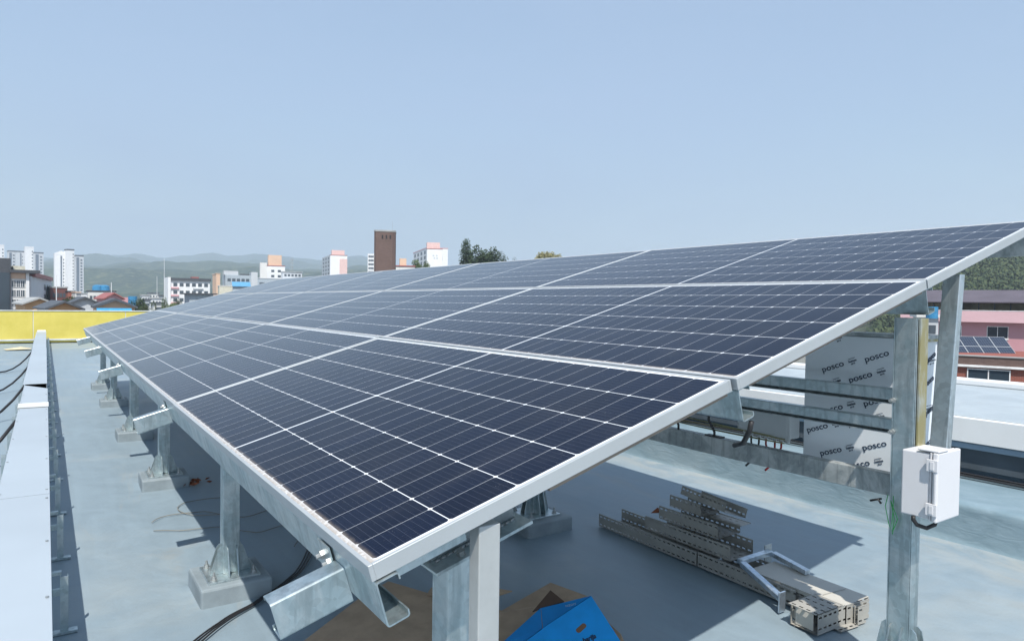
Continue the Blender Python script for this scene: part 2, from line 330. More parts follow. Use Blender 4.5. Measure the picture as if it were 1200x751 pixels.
# ================================================================== HILLS
def hillcol(name, a, b, c3, sc):  # mottled woodland greens of the slopes
    t = NT(name); v = t.coord()
    f = t.ramp(t.noise(v, sc, 8, .7), .35, .65); h = t.noise(v, sc * 9, 5, .75)
    c = t.mix(f, a, b); c = t.mix(t.ramp(h, .48, .66), c, c3); t.set(col=c, rough=.95, spec=.1); t.bump(h, .8, 9); return t.m
HILM = hillcol('wooded_hillside', (.022, .040, .022), (.05, .072, .035), (.12, .13, .07), .006)
def ang(px):
    d = FW * FPX + RT * (px - 600); return math.atan2(d.x, d.y)
def ridge(profile, Dm, near, name, amp, back=1.25):
    """profile: (px, py) skyline as angles; a heightfield in polar rings round the town"""
    A = [ang(p[0]) for p in profile]; Hh = [pt(p[0], p[1], Dm) for p in profile]
    R_ = [math.hypot(h.x, h.y) for h in Hh]; Zz = [h.z for h in Hh]
    na, nr = 420, 46; vs = []
    for i in range(na + 1):
        a = A[0] + (A[-1] - A[0]) * i / na; k = max(0, min(len(A) - 2, sum(1 for q in A if q <= a) - 1)); tt = (a - A[k]) / (A[k + 1] - A[k]); tt = tt * tt * (3 - 2 * tt)
        zr = Zz[k] * (1 - tt) + Zz[k + 1] * tt; rr = R_[k] * (1 - tt) + R_[k + 1] * tt
        for j in range(nr + 1):
            s = j / nr; rad = near + (rr * back - near) * s; q = (rad - near) / (rr - near)
            hgt = q ** 1.15 if q < 1 else max(0, 1 - (q - 1) * 2.2)
            x, y = math.sin(a) * rad, math.cos(a) * rad
            f = noise.fractal(Vector((x * .0016, y * .0016, 0)), 1, 2.1, 6) ; g2 = noise.fractal(Vector((x * .012, y * .012, 7)), 1, 2, 4)
            w = math.sin(math.pi * min(1, q)) if q < 1 else 0
            vs.append((x, y, -15 + (zr + 15) * hgt + amp * f * w + amp * .10 * g2 * (min(1, q * 3))))
    fs = [(i * (nr + 1) + j, (i + 1) * (nr + 1) + j, (i + 1) * (nr + 1) + j + 1, i * (nr + 1) + j + 1) for i in range(na) for j in range(nr)]
    o = MB().add(vs, fs).build(name, HILM, smooth=True); tag(o, kind='structure'); return o
ridge([(-500, 315), (-200, 306), (0, 304), (60, 302), (101, 298), (139, 299), (162, 297.5), (192, 303), (215, 300), (245, 296), (267, 299), (305, 297.5), (350, 302), (375, 304), (417, 299.5), (440, 302), (480, 318), (540, 336), (700, 350), (1000, 352)], 4300, 1900, 'hills', 90)
ridge([(-500, 330), (-200, 318), (0, 312), (63, 306), (110, 311), (157, 307), (202, 308), (253, 305.5), (300, 309), (350, 316), (395, 314), (425, 310), (455, 318), (500, 334), (560, 348), (700, 352)], 2300, 900, 'hills', 55)

# ================================================================== TOWN
FRW = plain('white_window_frame', (.70, .70, .70), .5)
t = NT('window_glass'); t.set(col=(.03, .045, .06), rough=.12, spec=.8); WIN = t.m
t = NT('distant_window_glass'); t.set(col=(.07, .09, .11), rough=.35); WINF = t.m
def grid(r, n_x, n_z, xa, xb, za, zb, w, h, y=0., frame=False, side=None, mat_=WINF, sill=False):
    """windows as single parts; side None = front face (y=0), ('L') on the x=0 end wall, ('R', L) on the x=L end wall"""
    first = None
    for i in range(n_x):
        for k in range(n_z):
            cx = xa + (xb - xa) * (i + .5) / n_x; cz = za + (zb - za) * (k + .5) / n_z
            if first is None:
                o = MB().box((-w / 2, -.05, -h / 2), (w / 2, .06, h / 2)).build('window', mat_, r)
                subs = []
                if frame:
                    fm = MB(); e = .06
                    fm.box((-w / 2 - e, -.09, -h / 2 - e), (w / 2 + e, .02, -h / 2)).box((-w / 2 - e, -.09, h / 2), (w / 2 + e, .02, h / 2 + e))
                    fm.box((-w / 2 - e, -.09, -h / 2), (-w / 2, .02, h / 2)).box((w / 2, -.09, -h / 2), (w / 2 + e, .02, h / 2)).box((-.03, -.085, -h / 2), (.03, .02, h / 2))
                    fm.build('frame', FRW, o)
                if sill: MB().box((-w / 2 - .1, -.16, -h / 2 - .16), (w / 2 + .1, .02, -h / 2 - .07)).build('sill', FRW, o)
                first = o
            else:
                o = first.copy(); COL.objects.link(o); o.parent = r
                for ch in first.children:
                    c2 = ch.copy(); COL.objects.link(c2); c2.parent = o
            if side is None: o.location = (cx, y, cz)
            elif side[0] == 'L': o.location = (-.0, cx, cz); o.rotation_euler = (0, 0, -math.pi / 2)
            else: o.location = (side[1], cx, cz); o.rotation_euler = (0, 0, math.pi / 2)
def bld(name, label, cat, pl, pr_, py, D, D2=None, dep=10, mat_=None, group=None, base=-14.0):
    D2 = D2 or D; A = pt(pl, py, D); B = pt(pr_, py, D2); ra = math.hypot(A.x, A.y); rb = math.hypot(B.x, B.y); B = B * ((ra + (D2 - D if abs(D2 - D) > 20 else (D2 - D) * .15)) / rb); ztop = (A.z + B.z) / 2
    L = math.hypot(B.x - A.x, B.y - A.y); r = empty(name, (A.x, A.y, base), math.atan2(B.y - A.y, B.x - A.x), label, cat, group); H = ztop - base
    MB().box((0, 0, 0), (L, dep, H)).build('wall', mat_, r); return r, L, H
def parapet(r, L, dep, H, mat_, h=.5, o=.12, name='roof'): return MB().box((-o, -o, H + .003), (L + o, dep + o, H + h)).build(name, mat_, r)
CW = plain('cream_white_render', (.66, .66, .64), .7, 0, .05, .3); WW = plain('white_render', (.74, .75, .76), .7, 0, .04, .3); LG = plain('light_grey_render', (.50, .53, .56), .7, 0, .05, .3)
DG = plain('dark_grey_cladding', (.06, .065, .075), .6); PCH = plain('peach_render', (.66, .46, .33), .7, 0, .05, .3); PNK = plain('pink_render', (.62, .34, .36), .7, 0, .06, .4)
ORG = plain('orange_render', (.55, .33, .17), .75, 0, .08, .3); BLUT = plain('blue_tank_plastic', (.04, .22, .42), .4); DROOF = plain('dark_tile_roof', (.07, .08, .095), .7, 0, .2, 2)
REDR = plain('red_roof', (.30, .10, .09), .6); TEAL = plain('bluegrey_wall', (.36, .42, .47), .6); GRC = plain('grey_concrete', (.33, .34, .34), .85, 0, .12, .6)
def brickmat(name, a, b, mortar, sc, rough=.85):
    t = NT(name); bt = t.n('ShaderNodeTexBrick'); tc = t.coord(); rot = t.n('ShaderNodeSeparateXYZ'); t.l(tc, rot.inputs[0]); cb = t.n('ShaderNodeCombineXYZ')
    t.l(t.M('ADD', rot.outputs[0], rot.outputs[1]), cb.inputs[0]); t.l(rot.outputs[2], cb.inputs[1]); t.l(cb.outputs[0], bt.inputs['Vector'])
    bt.inputs['Color1'].default_value = (*a, 1); bt.inputs['Color2'].default_value = (*b, 1); bt.inputs['Mortar'].default_value = (*mortar, 1); bt.inputs['Scale'].default_value = sc; bt.inputs['Mortar Size'].default_value = .012
    bt.inputs['Brick Width'].default_value = .5; bt.inputs['Row Height'].default_value = .18
    c = t.mix(t.M('MULTIPLY', t.ramp(t.noise(tc, .5, 5), .4, .7), .3), bt.outputs[0], mul(a, .6)); t.set(col=c, rough=rough); return t.m
BRK = brickmat('red_brick', (.30, .085, .055), (.24, .065, .045), (.28, .20, .17), 2.2); BRKD = brickmat('brown_brick', (.15, .095, .08), (.11, .07, .062), (.15, .12, .11), 2.2)

# --- office block at the left edge (parts over one root)
r, L, H = bld('office_building', 'white office block with dark stair tower and glass column, at the left edge', 'building', 12.5, 33.5, 318, 120, 122, 9, CW)
MB().box((-.2, -1.1, H - .25), (L + 1.6, 9, H + .25)).build('roof', DG, r)
MB().box((.5, 1.5, H + .25), (L - .3, 6, H + 1.0)).build('rooftop_room', plain('cream_render', (.58, .56, .46), .7), r)
MB().box((-2.2, -.5, 0), (-.02, 8, H + 2.2)).build('stair_tower', DG, r, bevel=.05)
MB().box((-1.65, -.6, 0), (-.25, -.45, H - .3)).build('glass_column', WIN, r)
MB().box((L - .42, -.35, 0), (L + .05, -.02, H - .28)).build('pilaster', WW, r)
MB().box((0, -.12, H - 1.3), (L - .45, -.01, H - .3)).build('peach_band', PCH, r)
grid(r, 3, 5, .15, L - .6, H - 9.7, H - 1.4, .62, 1.15, 0, True)
MB().box((-3.4, -.3, 0), (-2.25, 7, H - .2)).build('side_bay', CW, r)
r, L, H = bld('office_wing', 'pale grey wing with red roof edge, running back beside the office block', 'building', 35.5, 60.5, 327, 124, 168, 14, LG)
MB().box((L * .08, -.5, H), (L * .93, 10, H + .8)).build('roof', REDR, r)
grid(r, 3, 4, L * .55, L * .97, H - 9, H - .6, 3.2, 1.2, 0)
# --- apartment towers on the left skyline
towers = [(-6, 5, 288, 'leftmost white apartment tower, cut by the left edge of the photo'), (10, 18.5, 295, 'grey and white apartment tower just right of the dark stair tower'), (18.5, 30, 295.5, 'pale broad apartment tower behind the cream rooftop room'),
          (29.5, 39.5, 290.5, 'tallest bright white apartment tower above the red roof edge'), (40.5, 51, 297, 'slate blue apartment tower right of the tallest one'),
          (64, 79.5, 298.5, 'wide white apartment tower with gabled top, left of its trio'), (79, 87, 293.5, 'slim tallest white tower in the middle of its trio'), (88.5, 98, 300.5, 'narrow slate and white apartment tower at the right of its trio')]
for i, (a, b, y, lab) in enumerate(towers):
    dm = 700 if i < 5 else 620
    r, L, H = bld('apartment_tower', lab, 'apartment tower', a, b, y, dm, dm + (6 if i % 2 else 10), 9, WW if i in (0, 3, 5, 6) else LG, 'apartment towers on the left skyline')
    parapet(r, L, 9, H, DG if i not in (0, 3, 5) else WW, 1.2)
    if i in (5,): MB().prism([(0, 0), (L, 0), (L / 2, 2.6)], (0, 0, H + 1.2), (0, 9, H + 1.2), (1, 0, 0), (0, 0, 1)).build('gable', WW, r)
    if i in (1, 4, 7):
        MB().box((L * .1, -.5, 0), (L * .42, -.02, H - 1)).build('dark_bay', plain('slate_bay', (.12, .15, .19), .6), r)
        grid(r, 1, 16, L * .55, L * .9, 6, H - 2, L * .24, 1.5)
    elif i in (0, 3, 6): grid(r, 1, 17, L * .7, L * .98, 6, H - 2, L * .15, 1.4)
    else:
        MB().box((L * .44, -.4, 0), (L * .55, -.02, H - 1)).build('dark_bay', plain('slate_bay', (.12, .15, .19), .6), r)
        grid(r, 2, 15, L * .58, L * .98, 6, H - 3, L * .09, 1.4)
# --- low town on the left, behind the parapet
r, L, H = bld('brick_building', 'flat roofed dark red brick building below the trio of towers', 'building', 59, 79, 337.5, 150, 152, 10, brickmat('dark_red_brick', (.17, .055, .045), (.13, .045, .04), (.16, .11, .10), 2.2))
parapet(r, L, 10, H, GRC, .3); grid(r, 4, 2, .4, L - .3, H - 4.8, H - .5, .5, .9)
r, L, H = bld('brick_annex', 'small brick annex right of the dark red brick building', 'building', 79.3, 88, 342, 149, 150, 7, BRK); parapet(r, L, 7, H, DG, .25)
r, L, H = bld('cream_block', 'small cream block between the brick annex and the tank building', 'building', 88.2, 94.5, 343, 146, 147, 6, CW); parapet(r, L, 6, H, PCH, .2)
r, L, H = bld('white_cottage', 'tiny white block right of the cream block', 'building', 95, 102, 344.5, 140, 141, 6, WW); parapet(r, L, 6, H, GRC, .2)
def gable(name, lab, pl, pr_, pe, pk, D, D2, dep, wallm, roofm, over=.4):
    r, L, H = bld(name, lab, 'house', pl, pr_, pe, D, D2, dep, wallm, 'gabled houses behind the parapet'); rise = (pe - pk) / FPX * (D + D2) / 2
    MB().prism([(0, 0), (L, 0), (L / 2, rise)], (0, .001, H), (0, dep, H), (1, 0, 0), (0, 0, 1)).build('gable_wall', wallm, r)
    MB().prism([(-over, -.15), (L / 2, rise + .02), (L + over, -.15), (L + over, .05), (L / 2, rise + .24), (-over, .05)], (0, -.5, H), (0, dep + .4, H), (1, 0, 0), (0, 0, 1)).build('roof', roofm, r); return r, L, H
gable('gabled_house', 'orange walled house with low dark gable, nearest behind the parapet', 57, 94, 362, 355, 70, 72, 12, ORG, DROOF)
gable('gabled_house', 'orange walled house partly hidden behind the nearest orange house', 30, 62, 356, 350.5, 84, 86, 12, ORG, GRC)
gable('gabled_house', 'grey house with dark pitched roof right of the orange houses', 86, 113, 355, 349.5, 95, 97, 9, LG, DROOF)
gable('gabled_house', 'pink gabled house in front of the white building with blue tanks', 124, 143, 350, 344.5, 115, 118, 8, PNK, REDR)
r, L, H = gable('gabled_house', 'dark roofed house with long bright blue awning behind the parapet', 112, 158, 359.5, 352.5, 62, 63, 8, PCH, DROOF, .2)
MB().prism([(0, 0), (.02, -.02), (.72, -.34), (.70, -.30)], (L * .02, -.52, H - .12), (L * .9, -.52, H - .12), (0, -1, 0), (0, 0, 1)).build('awning', plain('blue_awning', (.05, .30, .55), .5), r)
r, L, H = bld('tank_building', 'white low building carrying two blue water tanks', 'building', 103, 136, 342, 170, 172, 11, CW); parapet(r, L, 11, H, DG, .35); grid(r, 6, 2, .3, L * .8, H - 4.6, H - .4, .55, .85)
for k in (.30, .54):
    A = r.matrix_basis @ Vector((L * k + .4, 3, H + .36))
    tag(MB().cyl((A.x, A.y, A.z), (A.x, A.y, A.z + 1.15), 1.25, 1.15, 20).cyl((A.x, A.y, A.z + 1.15), (A.x, A.y, A.z + 1.4), 1.15, .5, 20).build('water_tank', BLUT), ('left' if k < .4 else 'right') + ' one of the two blue water tanks on the white low building', 'water tank', 'blue rooftop water tanks')
r, L, H = bld('tank_house', 'small pinkish house beside a blue tank', 'building', 146, 152.5, 348.5, 150, 151, 6, PNK)
A = pt(155.5, 352, 150); tag(MB().cyl((A.x, A.y, -14), (A.x, A.y, A.z + .9), .9, .9, 16).build('water_tank', BLUT), 'tall blue cylindrical tank standing beside the small pinkish house', 'water tank')
far = [(166, 176, 346.5, 330, WW), (174, 186, 344, 360, CW), (177, 190, 350, 280, WW), (188, 197, 347, 300, LG), (168, 176, 352, 240, LG), (180, 192, 356, 210, CW)]
nm = ['white house behind the dark trees, leftmost of the far cluster', 'cream house at the back of the far cluster', 'white flat house in the middle of the far cluster', 'grey house touching the white apartment block', 'grey house just above the parapet end', 'cream house nearest to the solar array edge']
for (a, b, y, D, m_), lab in zip(far, nm):
    r, L, H = bld('small_house', lab, 'house', a, b, y, D, D + 2, 8, m_, 'far cluster of small houses'); parapet(r, L, 8, H, random.choice([DROOF, GRC, DG]), .5, .4); grid(r, 3, 1, .4, L - .3, H - 2.4, H - .5, .7, .9)
# --- white apartment block 197-247
r, L, H = bld('apartment_block', 'white five storey apartment block with grey roof slab left of the bluish building', 'building', 200, 246, 329, 250, 262, 11, WW)
MB().box((-.9, -.4, 0), (-.02, 11, H + 1.1)).build('end_wall', WW, r); MB().box((0, -.6, H + .003), (L + .4, 11.4, H + .9)).build('roof', DG, r)
MB().box((L * .54, .5, H + .9), (L * .72, 5, H + 1.5)).build('roof_sign', REDR, r); grid(r, 6, 5, .5, L - .3, H - 14, H - .2, 1.3, 1.25)
for k in range(1, 6): MB().box((0, -.5, H - .3 - k * 2.76), (L * .2, -.01, H + .25 - k * 2.76)).build('balcony', PNK, r); MB().box((L * .56, -.5, H - .3 - k * 2.76), (L * .82, -.01, H + .1 - k * 2.76)).build('balcony', LG, r)
r, L, H = bld('grey_shed', 'grey metal shed in front of the white apartment block', 'building', 222, 250, 345, 120, 124, 6, TEAL); parapet(r, L, 6, H, DG, .2, .6)
# --- bluish building 253-300
r, L, H = bld('bluish_building', 'pale blue grey factory building with rooftop units and peach end wall', 'building', 264, 300, 322.5, 240, 246, 14, TEAL)
MB().box((-.4, .3, H), (L * .42, 6, H + 1.4)).build('rooftop_unit', LG, r); MB().box((L * .5, 1, H), (L * .8, 5, H + .5)).build('rooftop_unit', DG, r); MB().box((L * .84, -.4, 0), (L + .5, 5, H + 1.2)).build('stair_shaft', LG, r)
grid(r, 5, 2, .5, L * .8, H - 5.5, H - .5, 1.1, 1.0)
r2, L2, H2 = bld('peach_wall', 'narrow peach coloured building at the left of the bluish one', 'building', 253.5, 258, 321, 232, 233, 10, PCH); parapet(r2, L2, 10, H2, PCH, .2)
r2, L2, H2 = bld('cream_annex', 'cream annex in front of the bluish factory building', 'building', 257, 290, 335.5, 215, 219, 8, plain('cream_render', (.58, .56, .46), .7)); parapet(r2, L2, 8, H2, CW, .2)
Ar = pt(274, 334, 212); Br = pt(290, 332, 213)
r2, L2, H2 = bld('blue_canopy', 'slanted blue canopy on the cream annex', 'canopy', 273, 293, 336, 211, 213, 3, TEAL)
MB().prism([(0, 0), (3.2, 1.4), (3.2, 1.55), (0, .15)], (-.2, -.5, H2 + .01), (L2 + .2, -.5, H2 + .01), (0, 1, 0), (0, 0, 1)).build('roof', plain('blue_sheet', (.10, .30, .50), .4), r2)
r2, L2, H2 = bld('low_factory', 'long low bluish factory hall right of the stair shaft', 'building', 299, 345, 327, 270, 276, 16, TEAL); parapet(r2, L2, 16, H2, LG, .3); grid(r2, 4, 1, 1, L2 - 1, H2 - 3, H2 - .6, 2, .7)
# --- peach topped tower and the others on the skyline
r, L, H = bld('peach_topped_building', 'white building with big peach rooftop block, middle left of the skyline', 'building', 313, 334, 312, 300, 303, 10, WW)
MB().box((L * .08, 1, H + .003), (L * .82, 8, H + 4.9)).build('rooftop_block', PCH, r); parapet(r, L, 10, H, REDR, .3); grid(r, 2, 2, 1, L - 1, H - 5.5, H - 1, 1.3, 1.0)
MB().box((-2.8, .5, 0), (-.02, 9, H + 1.4)).build('stair_shaft', CW, r)
r, L, H = bld('grey_rooftop_room', 'low pale grey flat roofed building right of the peach topped building', 'building', 331, 354, 319, 280, 283, 9, LG); parapet(r, L, 9, H, GRC, .25, .3); grid(r, 5, 1, .5, L - .3, H - 2.2, H - .4, .9, .9)
r, L, H = bld('pink_topped_tower', 'white and pink slab block with grey balcony side, left of the brick tower', 'apartment block', 387, 407, 299.5, 420, 424, 12, WW)
MB().box((1, 2, H + .003), (L * .85, 9, H + 3.4)).build('rooftop_block', plain('light_pink_render', (.68, .48, .45), .7), r); MB().box((L * .55, -.1, 0), (L, -.01, H - 2)).build('pink_panel', plain('light_pink_render', (.68, .48, .45), .7), r)
parapet(r, L, 12, H, REDR, .35)
r2, L2, H2 = bld('balcony_block', 'grey banded balcony block attached to the white and pink slab', 'apartment block', 377.5, 386.8, 300.5, 450, 421, 10, LG); grid(r2, 3, 7, 1, L2 - .5, H2 - 17, H2 - .5, L2 * .16, 1.3)
r2, L2, H2 = bld('narrow_apartment_block', 'narrow white apartment block peeking out left of the brick tower', 'apartment block', 431, 438.5, 297.5, 430, 426, 10, WW); grid(r2, 3, 8, .4, L2 - .2, H2 - 20, H2 - .5, 1.0, 1.4)
# --- brick tower
A = pt(438, 316, 120); B = pt(463, 316, 120.5); zt = pt(450, 271.5, 120).z
r = empty('brick_tower', (A.x, A.y, -14), math.atan2(B.y - A.y, B.x - A.x), 'tall dark brown brick tower with three small openings near the top', 'tower'); L = (B - A).length; H = zt + 14
MB().prism([(0, .5), (.32, 0), (L - .5, -.0), (L, .35), (L, 3.2), (0, 3.2)], (0, 0, 0), (0, 0, H), (1, 0, 0), (0, 1, 0)).build('shaft', BRKD, r)
MB().prism([(-.05, .45), (.30, -.06), (L - .47, -.06), (L + .06, .33), (L + .06, 3.26), (-.05, 3.26)], (0, 0, H + .003), (0, 0, H + .28), (1, 0, 0), (0, 1, 0)).build('cap', GRC, r)
for k in range(3): MB().box((1.33 + k * .68, -.04, H - 1.25), (1.58 + k * .68, .1, H - .6)).build('opening', DARK, r)
MB().cyl((L * .85, 1, H + .2), (L * .85, 1, H + 2.0), .018, .01, 6).build('antenna', BOLT, r)
r, L, H = bld('red_roofed_building', 'low building with red roof edge and small peach rooftop room, right of the brick tower', 'building', 464, 486, 312.5, 200, 202, 8, CW); parapet(r, L, 8, H, REDR, .35, .2)
MB().box((L * .2, .5, H + .35), (L * .56, 3, H + 2.4)).build('rooftop_room', PCH, r)
r, L, H = bld('white_end_wall_block', 'white apartment end wall with pink rooftop box, rightmost on the skyline', 'apartment block', 500.5, 518.5, 292, 350, 353, 11, WW)
MB().box((0, 1.5, H + .003), (L * .85, 8, H + 3.5)).build('rooftop_block', plain('light_pink_render', (.68, .48, .45), .7), r); parapet(r, L, 11, H, REDR, .3)
for k, (a, b) in enumerate(((.36, .77), (.58, .77), (.42, .69), (.60, .69))): MB().box((L * a, -.06, H * 1 - (1 - b) * 16), (L * a + .9, -.005, H - (1 - b) * 16 + .7)).build('painted_mark', LG, r)
r2, L2, H2 = bld('windowed_apartment_block', 'white apartment block side with dark window columns beside the white end wall', 'apartment block', 484.5, 500.3, 294, 392, 351, 11, WW); grid(r2, 4, 7, .8, L2 - .5, H2 - 19, H2 - .6, L2 * .12, 1.7); parapet(r2, L2, 11, H2, PNK, .35)
# masts and antennas
for px, yt, yb, D, lab in ((192.5, 303, 360, 300, 'tallest thin white mast left of the white apartment block'), (184, 324, 360, 320, 'shorter white mast left of the tallest mast'), (130.5, 331, 360, 160, 'thin white antenna pole behind the pink gabled house'), (66, 322, 345, 140, 'thin pole above the dark red brick building')):
    A = pt(px, yt, D); tag(MB().cyl((A.x, A.y, -14), tuple(A), .14, .07, 6).build('mast', WW), lab, 'mast')
# telecom mast with dishes at 342
A = pt(342, 303, 500); mb = MB()
for a in (-1.4, 1.4): mb.cyl((A.x + a, A.y, -14), (A.x + a * .3, A.y, A.z), .16, .1, 5)
for k in range(5): mb.box((A.x - 1.6, A.y - .1, A.z - 1 - k * 2.5), (A.x + 1.6, A.y + .1, A.z - .8 - k * 2.5))
tag(mb.build('lattice_mast', GRC), 'faint lattice telecom mast between the peach topped and pink topped buildings', 'mast')

# --- right side: brick building, rack of panels, pink building
r, L, H = bld('red_brick_building', 'red brick building with brown brick parapet behind the annex roof', 'building', 1070, 1290, 419, 44, 43, 9, BRK)
MB().box((-.05, -.06, H - .50), (L + .05, .2, H)).build('parapet', BRKD, r); MB().box((-.1, -.22, H - .66), (L + .1, .02, H - .52)).build('string_course', FRW, r, bevel=.02)
MB().box((-.1, -.12, H + .002), (L + .1, .26, H + .07)).build('coping', GRC, r)
MB().box((.3, .3, H - .3), (L - .3, 8.8, H - .1)).build('roof', GRC, r)
grid(r, 1, 1, 2.95, 5.05, H - 1.65, H - .8, 2.05, .86, 0, True, None, WIN, True); grid(r, 1, 1, 6.7, 8.4, H - 1.75, H - .9, 1.3, .9, 0, True, None, WIN)
grid(r, 1, 1, 9.3, 11.4, H - 1.65, H - .8, 1.5, .86, 0, True, None, WIN, True)
# rack of PV panels on that roof (each panel its own part)
t = NT('small_pv'); uv = t.coord('Object'); bt = t.n('ShaderNodeTexBrick'); t.l(uv, bt.inputs['Vector']); bt.offset = 0; bt.inputs['Color1'].default_value = (.012, .02, .045, 1); bt.inputs['Color2'].default_value = (.015, .024, .05, 1); bt.inputs['Mortar'].default_value = (.16, .19, .22, 1)
bt.inputs['Scale'].default_value = 1; bt.inputs['Brick Width'].default_value = .16; bt.inputs['Row Height'].default_value = .16; bt.inputs['Mortar Size'].default_value = .006; t.set(col=bt.outputs[0], rough=.3); SPV = t.m
A = pt(1118, 417, 45.5); B = pt(1187, 418, 45.2)
r = empty('rooftop_solar_rack', (A.x, A.y, A.z), math.atan2(B.y - A.y, B.x - A.x), 'small tilted rack of two rows of solar panels on the brick building roof', 'solar rack')
ti = math.radians(38)
for row in range(2):
    for k in range(-3, 4):
        M = Matrix.Rotation(ti, 4, 'X'); o = MB().box((-.47, 0, -.02), (.47, .98, .012)).build('solar_panel', SPV, r); o.location = (k * 1.0 + .55 + row * .22 * 0, row * 1.02 * math.cos(ti), row * 1.02 * math.sin(ti)); o.rotation_euler = (ti, 0, 0)
        q = MB(); 
        for bx in (((-.495, -.02, -.03), (-.472, 1.0, .02)), ((.472, -.02, -.03), (.495, 1.0, .02)), ((-.472, -.02, -.03), (.472, -.001, .02)), ((-.472, .981, -.03), (.472, 1.0, .02))): q.box(*bx)
        q.build('frame', ALU, o)
for k in range(-3, 5): MB().box((k * 1.0 + .02, .1, -.5), (k * 1.0 + .08, .16, -.02)).box((k * 1.0 + .02, 1.5, -.5), (k * 1.0 + .08, 1.56, 1.1)).build('support', GALVD, r)
# pink building behind
r, L, H = bld('pink_building', 'pink walled building with long dark roof and open top storey, at the right edge', 'building', 1060, 1330, 365, 82, 80, 12, plain('pink_wall', (.52, .27, .30), .75, 0, .06, .3))
MB().box((-.3, -.9, H - 1.25), (L + .3, -.02, H + .02)).build('balcony_parapet', plain('pale_pink_band', (.64, .42, .45), .7, 0, .04, .3), r); MB().box((-.3, -.92, H + .023), (L + .3, -.0, H + .09)).build('coping', FRW, r)
for k in range(15): MB().box((k * L / 14 - .07, .3, H), (k * L / 14 + .07, .5, H + .95)).build('post', DG, r)
MB().box((0, 2.5, H), (L, 2.7, H + .9)).build('back_wall', plain('yellowish_wall', (.40, .36, .24), .8, 0, .4, .5), r)
MB().prism([(-1.2, 0), (-1.2, .1), (4.6, 1.55), (11.8, 0.1), (11.8, 0)], (-.5, 0, H + .93), (L + .5, 0, H + .93), (0, 1, 0), (0, 0, 1)).build('roof', plain('purple_grey_roof', (.10, .085, .105), .7, 0, .12, .6), r)
for cx in (9.15, 13.6, 4.8, 17.6): grid(r, 1, 1, cx - 1, cx + 1, H - 3.05, H - 1.7, 1.85, 1.25, 0, True, None, WIN, True)
grid(r, 5, 1, 1, L - 1, H - 6.4, H - 4.9, 1.6, 1.2, 0, True, None, WIN)
r, L, H = bld('whitewashed_house', 'pale flat roofed house seen just under the array edge', 'house', 1033, 1062, 374, 260, 262, 12, GRC); parapet(r, L, 7, H, WW, .25, .3)
r, L, H = bld('whitewashed_house', 'pale house with light grey walls seen between the two steel posts', 'house', 1078, 1100, 372, 66, 67, 7, LG); parapet(r, L, 7, H, CW, .25, .3); grid(r, 2, 2, .3, L - .2, H - 3.6, H - .3, .5, .8)
A = pt(1092, 372, 64); tag(MB().cyl((A.x, A.y, A.z - .1), (A.x, A.y, A.z + 1.0), .5, .5, 16).build('water_tank', BLUT), 'small blue water tank seen between the two steel posts', 'water tank')
# parked yellow truck, a few pixels, under the array edge
A = pt(1022, 388, 400); r = empty('yellow_truck', (A.x, A.y, -14), math.atan2(-.56, .82), 'tiny yellow truck parked far beyond the roof edge, just under the array edge', 'truck')
YT = plain('yellow_truck_paint', (.6, .4, .02), .4)
MB().box((0, 0, .9), (4.4, 2.3, 2.9)).build('cargo_bed', YT, r, bevel=.05); MB().box((4.5, 0, .7), (6.3, 2.3, 3.0)).build('cab', YT, r, bevel=.15); MB().box((4.8, -.02, 1.8), (6.1, 2.32, 2.6)).build('window', WIN, r)
for x in (1.0, 5.3): MB().cyl((x, -.03, .5), (x, 2.33, .5), .5, n=14).build('wheel', BLACK, r)

# ------------------------------------------------------------------ trees
LEAF = {}
def leafmat(name, a, b):
    t = NT(name); gi = t.n('ShaderNodeNewGeometry'); c = t.mix(gi.outputs['Random Per Island'], a, b)
    t.set(col=c, rough=.8, spec=.2); return t.m
LD = leafmat('dark_conifer_foliage', (.018, .035, .018), (.045, .07, .03)); LGn = leafmat('fresh_green_foliage', (.05, .085, .02), (.10, .14, .04)); LY = leafmat('yellowish_foliage', (.15, .15, .07), (.24, .22, .11)); LM = leafmat('mixed_woodland_foliage', (.030, .052, .024), (.075, .095, .040))
BARK = plain('bark', (.09, .065, .045), .9)
def crown(mb, c, rx, rz, nn, s, rng):
    lobes = [(c + Vector((rng.gauss(0, rx * .42), rng.gauss(0, rx * .42), rng.gauss(0, rz * .34))), rng.uniform(.40, .62)) for _ in range(13)]
    for _ in range(nn):
        l, k = rng.choice(lobes); d = Vector((rng.gauss(0, 1), rng.gauss(0, 1), rng.gauss(0, 1))).normalized(); q = l + Vector((d.x * rx * k, d.y * rx * k, d.z * rz * k)) * rng.uniform(.55, 1.05)
        a = Vector((rng.gauss(0, 1), rng.gauss(0, 1), rng.gauss(0, 1))).normalized(); b = a.orthogonal().normalized(); z = s * rng.uniform(.6, 1.3)
        mb.add([tuple(q + a * z), tuple(q + b * z * .8), tuple(q - a * z * .8), tuple(q - b * z)], [(0, 1, 2, 3)])
